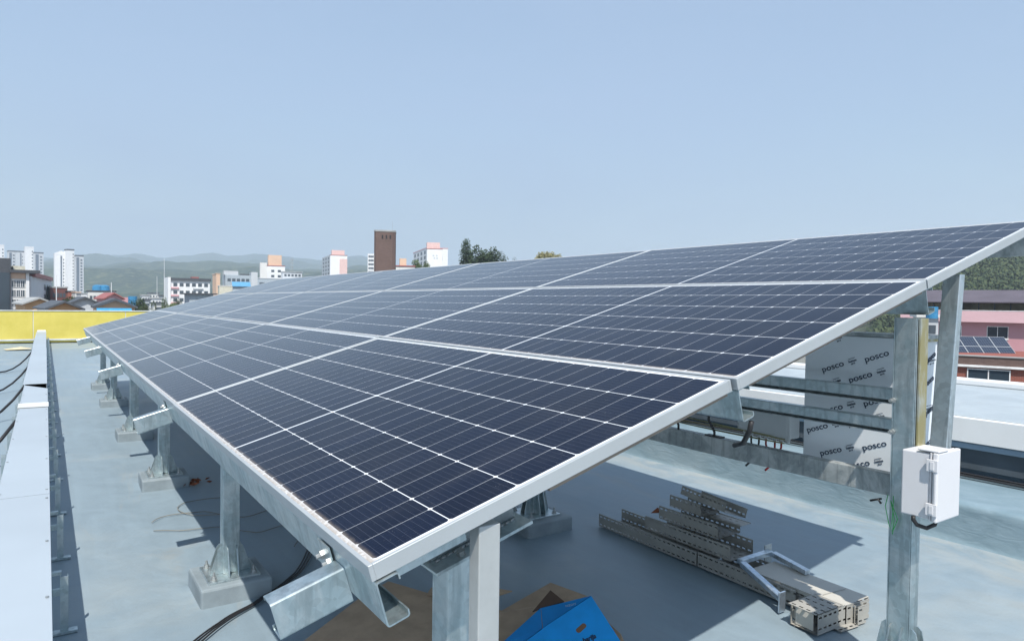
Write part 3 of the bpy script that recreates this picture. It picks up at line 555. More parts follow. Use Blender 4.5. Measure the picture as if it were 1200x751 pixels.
def tree(lab, px, pyc, D, wpx, hpx, mat_, nn, base=-14, name='tree', group=None, seed=1):
    rng = random.Random(seed); c = pt(px, pyc, D); r = empty(name, (c.x, c.y, base), 0, lab, 'tree', group); rx = wpx / 2 / FPX * D; rz = hpx / 2 / FPX * D; h = c.z - base; h -= rz * 1.1; rz *= 2.1; nn = int(nn * 3.0)
    mb = MB().tube([(0, 0, 0), (rx * .05, 0, h * .5), (0, rx * .04, h), (0, 0, h + rz * .6)], rx * .07, 7)
    for k in range(7):
        a = rng.uniform(0, 6.28); mb.cyl((0, 0, h - rz * .7 + k * rz * .16), (math.cos(a) * rx * .65, math.sin(a) * rx * .65, h - rz * .2 + k * rz * .14), rx * .03, rx * .008, 5)
    mb.build('trunk', BARK, r)
    m2 = MB(); crown(m2, Vector((0, 0, h)), rx, rz, nn, rx * .085, rng); m2.build('crown', mat_, r)
tree('tall dark pine with uneven top, left of the pine pair on the skyline', 547, 298, 160, 21, 26, LD, 1900, seed=3)
tree('broad dark pine with rounded crown, right of the pine pair on the skyline', 566, 300, 158, 30, 24, LD, 2400, seed=4)
tree('small sparse dark tree right of the pine pair', 590, 304, 170, 14, 12, LD, 700, seed=5)
tree('tiny dark treetop right of the small sparse tree', 603, 305.5, 175, 7, 7, LD, 300, seed=6)
tree('yellowish spring tree peeking over the array, rightmost on the skyline', 638, 300, 150, 26, 13, LY, 1300, seed=7)
tree('bright green bush in front of the windowed apartment block', 489, 309, 210, 14, 9, LGn, 700, seed=8); tree('bright green bush touching the white end wall', 499, 308, 212, 11, 10, LGn, 600, seed=9)
tree('dark green tree behind the blue awning house', 163, 356, 120, 20, 20, LD, 1100, seed=10); tree('dark tree beside the small pinkish house', 171, 359, 112, 14, 13, LM, 700, seed=11)
tree('olive green tree left of the white apartment block', 193, 352, 190, 10, 16, LGn, 600, seed=12); tree('yellow green shrub tree at the array edge', 201, 358, 140, 16, 9, LGn, 600, seed=13)
tree('dark tree between the brick building and the grey house', 84, 352, 100, 20, 8, LD, 600, seed=14); tree('round tree in front of the white apartment block', 209, 352.5, 150, 9, 8, LD, 400, seed=15)
# wooded hillside at the right: terrain plus an uncountable wood
def hz_(x, y):
    d = Vector((x, y, 0)); a = math.degrees(math.atan2(x, y)); D = d.dot(Vector((FW.x, FW.y, 0))); q = max(0, min(1, (D - 190) / 260))
    e = max(0, min(1, (a - 57) / 11)); return -14 + 62 * (q ** .9) * e * e * (3 - 2 * e) * (1 if D < 450 else max(0, 1 - (D - 450) / 200))
vs = []; na, nr = 60, 40
for i in range(na + 1):
    a = math.radians(52 + 60 * i / na)
    for j in range(nr + 1):
        rad = 150 + 620 * j / nr; x, y = math.sin(a) * rad, math.cos(a) * rad; vs.append((x, y, hz_(x, y) - .5))
o = MB().add(vs, [(i * (nr + 1) + j, (i + 1) * (nr + 1) + j, (i + 1) * (nr + 1) + j + 1, i * (nr + 1) + j + 1) for i in range(na) for j in range(nr)]).build('hills', plain('woodland_floor', (.05, .06, .03), .95, 0, .3, .05), smooth=True); tag(o, kind='structure')
mb = MB(); rng = random.Random(21)
for _ in range(2500):
    a = math.radians(rng.uniform(62, 80)); rad = rng.uniform(215, 470); x, y = math.sin(a) * rad, math.cos(a) * rad; z = hz_(x, y)
    if z < -12: continue
    R = rng.uniform(1.8, 3.8)
    for k in range(46):
        d = Vector((rng.gauss(0, 1), rng.gauss(0, 1), rng.gauss(0, .8))).normalized() * R * rng.uniform(.6, 1); q = Vector((x, y, z + R)) + d
        u = Vector((rng.gauss(0, 1), rng.gauss(0, 1), rng.gauss(0, 1))).normalized(); w = u.orthogonal().normalized(); s = R * .17
        mb.add([tuple(q + u * s), tuple(q + w * s), tuple(q - u * s), tuple(q - w * s)], [(0, 1, 2, 3)])
tag(mb.build('forest', LM), kind='stuff')

# ================================================================== SOLAR ARRAY
TAU = .279; SV = Vector((math.cos(TAU), 0, math.sin(TAU))); NV = Vector((-math.sin(TAU), 0, math.cos(TAU))); YV = Vector((0, 1, 0))
O = Vector((.519, 1.25, -.518)); PW, PL, PVP, PUP = 1.129, 2.472, 1.140, 2.475
def P3(u, v, n_=0.): return Vector((O.x, 0, O.z)) + SV * v + YV * (O.y + u) + NV * n_
MAT = Matrix(((0, SV.x, NV.x, 0), (1, SV.y, NV.y, 0), (0, SV.z, NV.z, 0), (0, 0, 0, 1)))  # local x along the row, local y up the slope
# left-handed pair swapped below: local (x=row, y=slope) gives a normal pointing down, so the mesh is authored with z = NV explicitly
r0 = empty('solar_panel', (0, 0, 0)); FH = .035
def pl(u, v, n_): return tuple(SV * v + YV * u + NV * n_)
mb = MB(); lip = .010
def ubox(mb, u0, u1, v0, v1, n0, n1):
    c = [(u0, v0, n0), (u1, v0, n0), (u1, v1, n0), (u0, v1, n0), (u0, v0, n1), (u1, v0, n1), (u1, v1, n1), (u0, v1, n1)]
    mb.add([pl(*q) for q in c], [(0, 3, 2, 1), (4, 5, 6, 7), (0, 1, 5, 4), (1, 2, 6, 5), (2, 3, 7, 6), (3, 0, 4, 7)])
ubox(mb, 0, PL, 0, lip, -FH, 0); ubox(mb, 0, PL, PW - lip, PW, -FH, 0); ubox(mb, 0, lip, lip, PW - lip, -FH, 0); ubox(mb, PL - lip, PL, lip, PW - lip, -FH, 0)
ubox(mb, lip, PL - lip, lip, lip + .02, -FH, -FH + .002); ubox(mb, lip, PL - lip, PW - lip - .02, PW - lip, -FH, -FH + .002); ubox(mb, lip, lip + .02, lip + .02, PW - lip - .02, -FH, -FH + .002); ubox(mb, PL - lip - .02, PL - lip, lip + .02, PW - lip - .02, -FH, -FH + .002)
fr_ = mb.build('frame', ALU, r0, bevel=.0012, seg=1)
gl = MB(); a, b = .009, -.0016
gl.add([pl(a, a, b), pl(PL - a, a, b), pl(PL - a, PW - a, b), pl(a, PW - a, b)], [(0, 1, 2, 3)], None, [[(a, a), (PL - a, a), (PL - a, PW - a), (a, PW - a)]])
cells = gl.build('cell_glass', CELL, r0)
bk = MB(); bk.add([pl(a, a, -.006), pl(PL - a, a, -.006), pl(PL - a, PW - a, -.006), pl(a, PW - a, -.006)], [(0, 1, 2, 3)]); bk.build('back_sheet', plain('white_back_sheet', (.6, .6, .6), .6), r0)
# keep the glass UVs right after the normals were recalculated
me = cells.data; inv = {}
for p in me.polygons:
    for li in p.loop_indices:
        q = Vector(me.vertices[me.loops[li].vertex_index].co); me.uv_layers[0].data[li].uv = (q.y, q.dot(SV))
rown = ['bottom', 'middle', 'top']; coln = ['nearest', 'second', 'third', 'fourth', 'farthest']
for row in range(3):
    for c in range(5):
        r = r0 if (row == 0 and c == 0) else copy_tree(r0)
        r.location = P3(c * PUP + (0, -.012, -.012)[row], row * PVP, random.uniform(-.0015, .0015)); r.rotation_euler = (random.uniform(-.0008, .0008), random.uniform(-.0016, .0016), 0)
        tag(r, '%s dark blue solar panel of the %s row, counted from the camera' % (coln[c], rown[row]), 'solar panel', 'solar panels of the array')
        if row == 0 and c == 0: r['label'] = 'dark blue solar panel at the lowest nearest corner, above the open purlin end'
END = 5 * PUP
# purlins (C sections running along the rows, ends flush with the nearest panels)
pn = ['lowest galvanised purlin under the low edge, its open end at the front', 'second galvanised purlin under the gap between bottom and middle rows', 'third galvanised purlin under the gap between middle and top rows', 'highest galvanised purlin near the upper edge of the array']
for k, v_ in enumerate((.004, PVP + .008, 2 * PVP - .004, 3 * PVP - .17)):
    poly = cee(.052, .10, .016, .0035, .008)
    a = P3(-.004, v_, -FH - .102); b = P3(END - .02, v_, -FH - .102)
    q = MB().prism(poly, a, b, SV, NV)
    if k in (1, 2): q.prism([(-.034, .1005), (-.0005, .1005), (-.0005, .0975), (-.034, .0975)], a + YV * .012, b, SV, NV)  # added lip on the top flange, blocks sun through the row gap
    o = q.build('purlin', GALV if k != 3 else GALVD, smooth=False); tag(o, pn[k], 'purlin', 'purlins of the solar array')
# columns
def column(x, y, zt, label, w=.08, zb=-1.41, mat_=GALV, wx=None, wy=None, gus=.15):
    wx = wx or w; wy = wy or w; r = empty('support_column', (x, y, zb), 0, label, 'column', 'galvanised columns under the array'); h = zt - zb
    q = MB(); t_ = .005
    q.box((-wx / 2, -wy / 2, .012), (wx / 2, -wy / 2 + t_, h)).box((-wx / 2, wy / 2 - t_, .012), (wx / 2, wy / 2, h)).box((-wx / 2, -wy / 2 + t_, .012), (-wx / 2 + t_, wy / 2 - t_, h)).box((wx / 2 - t_, -wy / 2 + t_, .012), (wx / 2, wy / 2 - t_, h))
    q.build('post', mat_, r, bevel=.0025)
    MB().box((-.125, -.125, 0), (.125, .125, .010)).build('base_plate', GALV, r, bevel=.002)
    for sx, sy in ((1, 0), (-1, 0), (0, 1), (0, -1)):
        for o_ in (-.022, .022):
            g_ = [(wx / 2 if sx else wy / 2, .011), (.098, .011), (.096, .03), ((wx / 2 if sx else wy / 2) + .020, gus - .012), ((wx / 2 if sx else wy / 2) + .008, gus), (wx / 2 if sx else wy / 2, gus)]
            m_ = MB(); d = Vector((sx, sy, 0)); s_ = Vector((-sy, sx, 0)); m_.prism(g_, s_ * (o_ - .003), s_ * (o_ + .003), d, (0, 0, 1)); m_.build('gusset', GALV, r)
    for sx in (-1, 1):
        for sy in (-1, 1):
            b_ = MB().cyl((sx * .095, sy * .095, .01), (sx * .095, sy * .095, .014), .017, n=16).cyl((sx * .095, sy * .095, .014), (sx * .095, sy * .095, .028), .0125, n=6).cyl((sx * .095, sy * .095, .028), (sx * .095, sy * .095, .048), .006, n=8); b_.build('anchor_bolt', BOLT, r)
    if y > 1.5: MB().box((-.07, -.09, h + .001), (.07, .09, h + .009)).build('cap_plate', GALV, r, bevel=.001)
    return r
PEDM = plain('painted_concrete_pedestal', (.23, .275, .30), .6, 0, .18, 4, .3, 25)
def pedestal(x, y, label, s=.17, sy=.175):
    q = MB().box((-s, -sy, -.02), (s, sy, .09)); o = q.build('concrete_pedestal', PEDM, bevel=.012); o.location = (x, y, Z0); o.rotation_euler = (0, 0, random.uniform(-.03, .03)); tag(o, label, 'pedestal', 'concrete pedestals under the columns')
low_y = [1.47, 3.72, 6.12, 8.37, 11.05, 13.2]; ordn = ['nearest', 'second', 'third', 'fourth', 'fifth', 'sixth']
def zpur(x): return O.z + (x - O.x) * math.tan(TAU) - (FH + .102) / math.cos(TAU)
XL, XH = .785, 2.725
for i, y in enumerate(low_y):
    column(XL if i else .838, y, zpur(XL) - .035 if i else -.607, '%s galvanised column of the low row under the front edge of the array' % ordn[i])
    pedestal(XL if i else .838, y, '%s painted concrete pedestal of the low row' % ordn[i])
for i, y in enumerate([1.303, 3.70, 6.1, 8.4, 11.0, 13.2]):
    column(XH, y, zpur(XH) - .005, ('tall galvanised column at the right with yellow stained side, carrying the white box' if i == 0 else '%s tall galvanised column of the high row, counted from the camera' % ordn[i]), mat_=GALV, wx=.062 if i == 0 else .08, wy=.088 if i == 0 else .08, gus=.20)
    pedestal(XH, y, ('concrete pedestal under the tall right hand column' if i == 0 else '%s concrete pedestal of the high row' % ordn[i]), .18, .19)
# yellow primer stain on the -Y face of the tall column: a thin welded flat bar proud of the post
r = empty('stained_flat_bar', (XH, 1.2555, -.90), 0, 'yellow stained flat steel strip up the front of the tall right hand column', 'steel strip')
MB().box((-.030, -.006, .20), (.030, 0, .866)).build('strip', GALVY, r)
# rafters: stub channels that stick out past the low edge
for i, (y, x0_, x1_) in enumerate([(1.44, .392, .5175), (4.06, .385, .5175), (6.9, .385, .5175), (9.6, .385, .5175), (12.1, .385, .5175)]):
    v0, v1 = (x0_ - O.x) / SV.x - .03, (x1_ - O.x) / SV.x
    a = P3(y - O.y, v0, -FH - .040 - .082); b = P3(y - O.y, .0035, -FH - .040 - .082)
    poly = cee(.058, .085, .012, .0035, .007)
    r = empty('rafter', tuple(a), 0, ['stub of galvanised channel sticking out below the nearest array corner', 'second stub channel sticking out of the low edge, beside the second pedestal', 'third stub channel sticking out of the low edge', 'fourth stub channel sticking out of the low edge', 'farthest stub channel sticking out of the low edge'][i], 'rafter', 'rafters sticking out under the low edge')
    MB().prism(poly, (0, 0, 0), tuple(b - a), YV, NV).build('channel', GALV, r)
    # cleat with two bolts tying it to the purlin
    c = P3(y - O.y - .012, .0, -FH - .10) - a
    q = MB(); q.prism([(-.004, .002), (-.0005, .002), (-.0005, .094), (-.004, .094)], tuple(c + YV * .072), tuple(c + YV * .150), SV, NV); q.build('cleat', GALV, r)
    for dy in (.092, .130):
        p_ = c + YV * dy + NV * (.052 if dy < .1 else .060); MB().cyl(tuple(p_ - SV * .004), tuple(p_ - SV * .012), .0115, n=6).cyl(tuple(p_ - SV * .012), tuple(p_ - SV * .022), .006, n=8).build('bolt', BOLT, r)
tag(MB().prism([(0, 0), (.17, 0), (.17, .020), (0, .020)], tuple(P3(.014, .055, -FH - .0225)), tuple(P3(.018, .055, -FH - .0225)), SV, NV).build('edge_bar', GALV, bevel=.001), 'thin galvanised flat bar under the frame at the nearest low corner', 'steel bar')
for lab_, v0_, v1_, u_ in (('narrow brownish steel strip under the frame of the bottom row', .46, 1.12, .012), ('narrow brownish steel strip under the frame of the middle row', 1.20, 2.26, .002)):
    tag(MB().prism([(0, 0), (v1_ - v0_, 0), (v1_ - v0_, .011), (0, .011)], tuple(P3(u_, v0_, -FH - .0125)), tuple(P3(u_ + .02, v0_, -FH - .0125)), SV, NV).build('under_strip', plain('tan_reflection_steel', (.30, .24, .19), .6, .2)), lab_, 'steel strip', 'strips under the near edge frames')  # tan colour paints in the cardboard's reflection on the strip
# welded cap plate over the nearest column
r = empty('cap_plate', tuple(P3(.18, .28, -FH - .128)), 0, 'flat galvanised plate with weld beads on top of the nearest column', 'steel plate')
q = MB(); q.prism([(-.10, 0), (.18, 0), (.18, .008), (-.10, .008)], (0, -.06, 0), (0, .07, 0), SV, NV); q.build('plate', GALV, r, bevel=.001)
q = MB()
for k in range(14): p_ = SV * (-.07 + k * .017) + NV * .009 + YV * -.012; q.cyl(tuple(p_ - SV * .007), tuple(p_ + SV * .007), .0035, .0035, 8)
q.build('weld_bead', BOLT, r, smooth=True)
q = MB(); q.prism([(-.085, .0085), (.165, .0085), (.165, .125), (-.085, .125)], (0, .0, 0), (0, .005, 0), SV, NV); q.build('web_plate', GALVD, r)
MB().cyl(tuple(SV * -.02 + YV * -.04 + NV * .008), tuple(SV * -.02 + YV * -.04 + NV * .02), .011, n=6).build('bolt', BOLT, r)
# plain aluminium prop in front of the nearest column
o = MB()
for bx in (((-.041, -.02, 0), (.041, -.018, 1)), ((-.041, .018, 0), (.041, .02, 1)), ((-.041, -.018, 0), (-.039, .018, 1)), ((.039, -.018, 0), (.041, .018, 1))): pass
xa = .810; zt = O.z + (xa - O.x) * math.tan(TAU) - FH / math.cos(TAU) - .012
r = empty('aluminium_prop', (xa, 1.285, Z0), 0, 'pale plain rectangular aluminium prop in front of the nearest column', 'prop')
MB().box((-.028, -.021, .004), (.028, .021, zt - Z0 - .006)).build('post', ALUP, r, bevel=.003)
MB().box((-.06, -.04, 0), (.06, .04, .006)).build('foot', ALUP, r)
MB().box((.0285, -.004, zt - Z0 - .19), (.031, .004, zt - Z0 - .12)).build('clip', BOLT, r)
# second upright by the tall column, leaning slightly, ends behind the white box
a = Vector((2.915, 1.246, -.62)); b = Vector((2.998, 1.246, .140))
o = MB().prism(thick(fillet([(.062, .035), (.062, 0), (0, 0), (0, .012)][::-1] if False else [(0, .037), (0, 0), (.065, 0), (.065, .037)], .005), .003), tuple(a), tuple(b), (0, 1, 0), (1, 0, 0)).build('upright_channel', galv('galvanised_steel_smooth', (.52, .60, .63), rough=(.3, .4))); tag(o, 'smooth grey upright channel right of the tall column, leaning a little', 'steel channel')
# rails bolted behind the tall column
for k, (z0_, z1_, lab) in enumerate(((-.382, -.320, 'upper dull steel rail running back from the tall column'), (-.501, -.442, 'middle dull steel rail running back from the tall column'), (-.752, -.664, 'wide lowest steel rail running back above the kerb'))):
    poly = thick(fillet([(.045, 0), (0, 0), (0, z1_ - z0_), (.045, z1_ - z0_)], .004), -.003)
    r = empty('support_rail', (2.80, 1.34, z0_), 0, lab, 'rail', 'steel rails behind the tall column')
    hz0 = .016 if k < 2 else 0
    poly = thick(fillet([(.045, hz0), (0, hz0), (0, z1_ - z0_), (.045, z1_ - z0_)], .004), -.003)
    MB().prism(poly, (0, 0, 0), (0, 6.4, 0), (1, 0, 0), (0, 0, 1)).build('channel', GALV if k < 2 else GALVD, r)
    if k < 2: MB().box((.004, 0, 0), (.045, 6.4, .004)).box((.042, 0, .004), (.045, 6.4, hz0)).build('lower_flange', GALVD, r)
    if k < 2:
        hh = (z1_ - z0_) / 2
        MB().cyl((-.02 - .087, .0 - .0, hh), (-.02 - .10, .0, hh), .011, n=6).cyl((-.105, 0, hh), (-.135, 0, hh), .006, n=8).build('bolt', BOLT, r)
    else:
        for yy in (.95, 1.35, 1.95): MB().box((.006, yy - .05, z1_ - z0_ + .0005), (.04, yy + .05, z1_ - z0_ + .006)).build('grommet', BLACK, r)

# stainless sandwich sheets in their printed protective film
t = NT('printed_film'); v = t.coord(); c = t.mix(t.ramp(t.noise(v, 2, 4), .3, .7), (.78, .83, .87), (.86, .89, .92)); t.set(col=c, rough=.28, metal=.15); t.bump(t.noise(v, 9, 3, .5, 1), .1, .006); FILM = t.m
t = NT('film_print'); t.set(col=(.02, .04, .08), rough=.5); INK = t.m
r = empty('film_wrapped_cabinet', (3.0, 1.375, -.78), 0, 'upright stainless cabinet in white film printed with repeated black lettering', 'cabinet')
MB().box((0, 0, 0), (.115, .535, .655)).build('body', FILM, r, bevel=.004)
MB().box((-.012, -.012, .657), (.13, .56, .672)).build('top_channel', GALVD, r)
MB().box((-.012, -.008, .655 - .01), (.13, -.002, .672)).build('top_strip', GALVY, r)
items = []
def logo(y, z, face='W', dy=0):
    base = Matrix(((0, 0, -1, -.0016), (-1, 0, 0, y), (0, 1, 0, z), (0, 0, 0, 1))) if face == 'W' else Matrix(((1, 0, 0, y), (0, 0, -1, -.0016), (0, 1, 0, z), (0, 0, 0, 1)))
    ro = Matrix.Rotation(math.radians(21), 4, 'Z'); sx = Matrix.Diagonal((1.22, 1, 1, 1))
    items.append(('posco', .038, base @ ro @ sx, 0, .0003))
    b2 = base @ ro
    items.append(('~~~~~', .011, b2 @ Matrix.Translation((.098, .010, 0)), 0, .0004)); items.append(('Stainless', .013, b2 @ Matrix.Translation((.098, -.002, 0)) @ Matrix.Diagonal((.9, 1, 1, 1)), 0, .0003)); items.append(('steel', .010, b2 @ Matrix.Translation((.098, -.014, 0)), 0, .0003))
k = 0
for rw in range(-1, 7):
    for cc in range(-1, 4):
        y = .535 - (.07 + cc * .200 + (rw % 2) * .07); z = .02 + rw * .098 + cc * .062
        if .05 < y < .50 and .03 < z < .62: logo(y, z)
for z, x in ((.10, .06), (.22, .05), (.36, .06), (.48, .05), (.58, .06)): 
    base = Matrix(((1, 0, 0, x), (0, 0, -1, -.0016), (0, 1, 0, z), (0, 0, 0, 1))); items.append(('posco', .032, base @ Matrix.Rotation(math.radians(24), 4, 'Z'), 0, .001))
letters(items, INK, 'lettering', r)
# string combiner hanging behind the rails, with glands and leads
r = empty('junction_box', (2.90, 1.915, -.625), 0, 'grey plastic junction box with cable glands hanging behind the rails', 'junction box')
MB().box((0, 0, 0), (.08, .30, .13)).build('case', GREYP, r, bevel=.008); MB().box((-.006, .012, .012), (-.0005, .288, .118)).build('lid', GREYP, r, bevel=.004)
gy = [.03, .065, .10, .15, .19, .235, .27]
for y in gy: MB().cyl((.03, y, 0), (.03, y, -.022), .010, n=8).cyl((.03, y, -.001), (.03, y, -.008), .013, n=6).build('cable_gland', GREYP, r)
for j, (y, m_) in enumerate(((.065, RED), (.10, RED), (.15, RED), (.19, BLACK), (.235, BLACK))):
    e_ = .09 if m_ is RED else .20
    o = MB().tube([(.03, y, -.02), (.03, y, -.05), (.02, (y + e_) / 2, -.10), (-.02, e_, -.14), (-.055, e_, -.155)], .005, 6).build('lead', m_, r, smooth=True)
# loose wires along the wide rail
mb = MB()
for q, (zz, xx) in enumerate(((-.63, 2.90), (-.625, 2.905), (-.64, 2.91))): mb.tube([(xx + .01 * math.sin(y * 4 + q), y, zz + .02 * math.sin(y * 2.2 + q * 1.7)) for y in [1.95 + k * .1 for k in range(22)]], .0035, 5)
tag(mb.build('loose_wire', YEL, smooth=True), 'thin yellowish wires draped along the wide lowest rail', 'wire')
for y, m_, lab in ((2.31, BLACK, 'black lead dropping into the wide rail below the second purlin end'), (2.55, BLACK, 'black lead entering the wide rail, second from the cabinet'), (2.95, RED, 'red lead entering the wide rail near the array edge')):
    o = MB().tube([(2.80, y, -.50), (2.81, y + .01, -.58), (2.82, y - .02, -.64), (2.82, y - .02, -.68)], .007 if m_ is BLACK else .004, 6).build('cable_lead', m_, smooth=True); tag(o, lab, 'cable', 'leads entering the wide rail')
# black sleeve on the end of the second purlin
a = P3(.0, PVP + .05, -FH - .115); tag(MB().tube([tuple(a), tuple(a + Vector((.004, .01, -.03))), tuple(a + Vector((.03, .05, -.075))), tuple(a + Vector((.08, .12, -.10)))], .008, 7).build('purlin_cable', BLACK, smooth=True), 'black cable hanging from the open end of the second purlin', 'cable')
# green cable coil under the array beside the third purlin
a = P3(.12, 2 * PVP + .12, -FH - .09); tag(MB().tube([tuple(a + SV * .03 * math.cos(k * .5) + NV * .035 * math.sin(k * .5) + YV * .0006 * k) for k in range(40)], .003, 5).build('wire_coil', plain('dull_green_wire', (.05, .22, .08), .5), smooth=True), 'small green wire coil hanging beside the third purlin end', 'wire')
# white enclosure on the tall column
BX, BY, BZ = 2.594, 1.150, -.748
r = empty('electrical_enclosure', (BX, BY, BZ), 0, 'white plastic electrical box with hinges, mounted on the tall right hand column', 'enclosure')
MB().box((0, .009, 0), (.164, .106, .236)).build('body', WHITE, r, bevel=.005)
MB().box((-.004, .001, -.004), (.168, .008, .240)).build('gasket_rim', plain('off_white_plastic', (.62, .62, .64), .45), r, bevel=.002)
MB().box((-.006, -.020, -.006), (.170, -.001, .242)).build('door', WHITE, r, bevel=.005)
MB().box((-.004, -.022, .2425), (.070, .05, .250)).build('top_lip', WHITE, r, bevel=.003)
MB().box((-.014, -.020, .03), (-.0065, -.010, .212)).build('hinge_bar', WHITE, r, bevel=.003)
for z in (.020, .176):
    MB().box((-.0165, -.023, z), (-.0062, .014, z + .042)).box((-.019, -.012, z + .006), (-.0166, .002, z + .036)).build('hinge', WHITE, r, bevel=.0015)
MB().tube([(.0, .06, -.0), (.0, .06, -.012), (.006, .05, -.030), (.035, .03, -.042), (.062, .015, -.030), (.068, .012, -.012), (.068, .012, .002)], .0075, 8).build('cable_loop', BLACK, r, smooth=True)
# green earth wires at the tall column
mb = MB()
for k in range(2): mb.tube([(2.680, 1.345 - .02 * k, -.715), (2.676, 1.352 - .03 * k, -.76), (2.670, 1.335 - .012 * k, -.82), (2.676, 1.322, -.862 + .01 * k), (2.678, 1.318 - .012 * k, -.80), (2.682, 1.335, -.735)], .0016, 5)
tag(mb.build('earth_wire', GREEN, smooth=True), 'thin bright green earth wires looped on the tall right hand column', 'wire')
tag(MB().tube([(2.70, 1.38, -.742), (2.66, 1.40, -.748), (2.655, 1.37, -.735), (2.66, 1.36, -.75)], .0045, 6).build('wire_end', BLACK, smooth=True), 'short black wire ends beside the green earth wires', 'wire')

# ================================================================== CABLE DUCT ON THE LEFT
DUC = plain('duct_cover_paint', (.42, .475, .52), .38, .15, .04, 1.2)
r = empty('cable_duct', (-.105, 0, Z0), 0, 'long pale blue cable duct on short steel feet, running away along the roof', 'cable duct')
def cover(y0_, y1_, zt_, x0_=-.12, x1_=.12, rz=0, dz=0): 
    q = MB().box((x0_, 0, zt_ - .03), (x0_ + .002, y1_ - y0_, zt_)).box((x1_ - .002, 0, zt_ - .03), (x1_, y1_ - y0_, zt_)).box((x0_, 0, zt_), (x1_, y1_ - y0_, zt_ + .002)); o = q.build('cover', DUC, r); o.location = (0, y0_, 0); o.rotation_euler = (dz, 0, rz); return o
cover(1.0, 2.2, .4005); cover(2.203, 4.6, .40); cover(4.603, 8.33, .4015); q = MB(); q.prism([(-.12, 0), (.12, 0), (.12, 1.66), (-.12, 2.12)], (0, 8.36, .394), (0, 8.36, .3965), (1, 0, 0), (0, 1, 0)); q.box((-.12, 8.36, .365), (-.118, 10.45, .3935)); q.box((.118, 8.36, .365), (.12, 10.0, .3935)); q.build('cover', DUC, r)
MB().box((-.105, 10.0, .30), (.108, 10.7, .302)).build('inside_shade', DARK, r); cover(10.50, 14, .404, -.135, .115, 0); cover(14.003, 18, .4035, -.135, .115, 0); cover(18.003, 22.4, .404, -.14, .11); cover(22.403, 26.6, .404, -.14, .11)  # near-black plate painted as the shade inside the open duct
MB().box((-.128, 8.25, .409), (.126, 8.55, .417)).box((-.128, 8.25, .385), (-.126, 8.55, .409)).build('joint_strap', plain('pale_strap', (.66, .67, .66), .5), r)
MB().box((-.12, 26.45, .404), (.10, 26.85, .44)).build('end_box', FASC, r)
MB().box((-.115, 1.0, .28), (-.112, 26.6, .398)).box((.110, 1.0, .28), (.112, 26.6, .398)).box((-.115, 1.0, .278), (.112, 26.6, .281)).build('tray', DUC, r)
foot = empty('x'); bpy.data.objects.remove(foot)
ys_ = [1.55, 2.59, 3.625, 4.667, 5.65, 6.7, 7.75, 8.8, 9.8, 10.85, 11.9, 12.9, 13.95, 15, 16, 17.05, 18.1, 19.1, 20.2, 21.2, 22.3, 23.3, 24.3, 25.4]
f0 = MB().box((.155, -.004, .012), (.185, .0, .255)).box((.155, .0, .012), (.157, .03, .255)).box((.183, .0, .012), (.185, .03, .255)).box((.112, .002, .17), (.154, .02, .20))
f0.box((-.19, -.004, .012), (-.16, .0, .255)).box((-.19, .0, .012), (-.188, .03, .255)).box((-.162, .0, .012), (-.16, .03, .255)).box((-.22, -.02, 0), (.22, .02, .011)).box((-.16, .002, .262), (.16, .03, .276))
fo = f0.build('foot_bracket', GALV, r)
for i, y in enumerate(ys_):
    o = fo if i == 0 else fo.copy()
    if i: COL.objects.link(o); o.parent = r
    o.location = (0, y, 0)
sc0 = None
for y in (1.6, 2.1, 2.3, 3.0, 3.7, 4.5, 4.7, 5.6, 6.5, 7.4, 8.1, 8.7, 9.4):
    for x in (-.108, .106):
        if sc0 is None: sc0 = MB().cyl((0, 0, 0), (0, 0, .004), .006, n=8).build('screw', BOLT, r); o = sc0
        else: o = sc0.copy(); COL.objects.link(o); o.parent = r
        o.location = (x, y, .4035 if y < 8.2 else .397)
# cables leaving the duct to the left
for i, (y, yb) in enumerate(((7.6, 6.5), (10.4, 9.2), (13.6, 12.6), (17.5, 16.3))):
    pts = []
    for k in range(25):
        s = k / 24; x = -.225 - 2.6 * s; yy = y + (yb - y) * min(1, s * 3.0) + .12 * math.sin(s * 7 + i); z = Z0 + .022 + .36 * max(0, 1 - s * 5.5) ** 2
        pts.append((x, yy, z))
    tag(MB().tube(pts, .015, 8).build('black_cable', BLACK, smooth=True), ['nearest', 'second', 'third', 'farthest'][i] + ' thick black cable leaving the left side of the duct', 'cable', 'black cables leaving the duct')
tag(MB().add([(-.9, 23.6, Z0 + .02), (-.3, 23.5, Z0 + .05), (-.25, 23.9, Z0 + .02), (-.6, 24.1, Z0 + .06), (-1.0, 24.0, Z0 + .02), (-.6, 23.8, Z0 + .09)], [(0, 1, 5), (1, 2, 5), (2, 3, 5), (3, 4, 5), (4, 0, 5)]).build('crumpled_sheet', plain('cream_wrap', (.60, .50, .32), .7)), 'crumpled cream wrapping sheet lying left of the duct at the far end', 'debris')

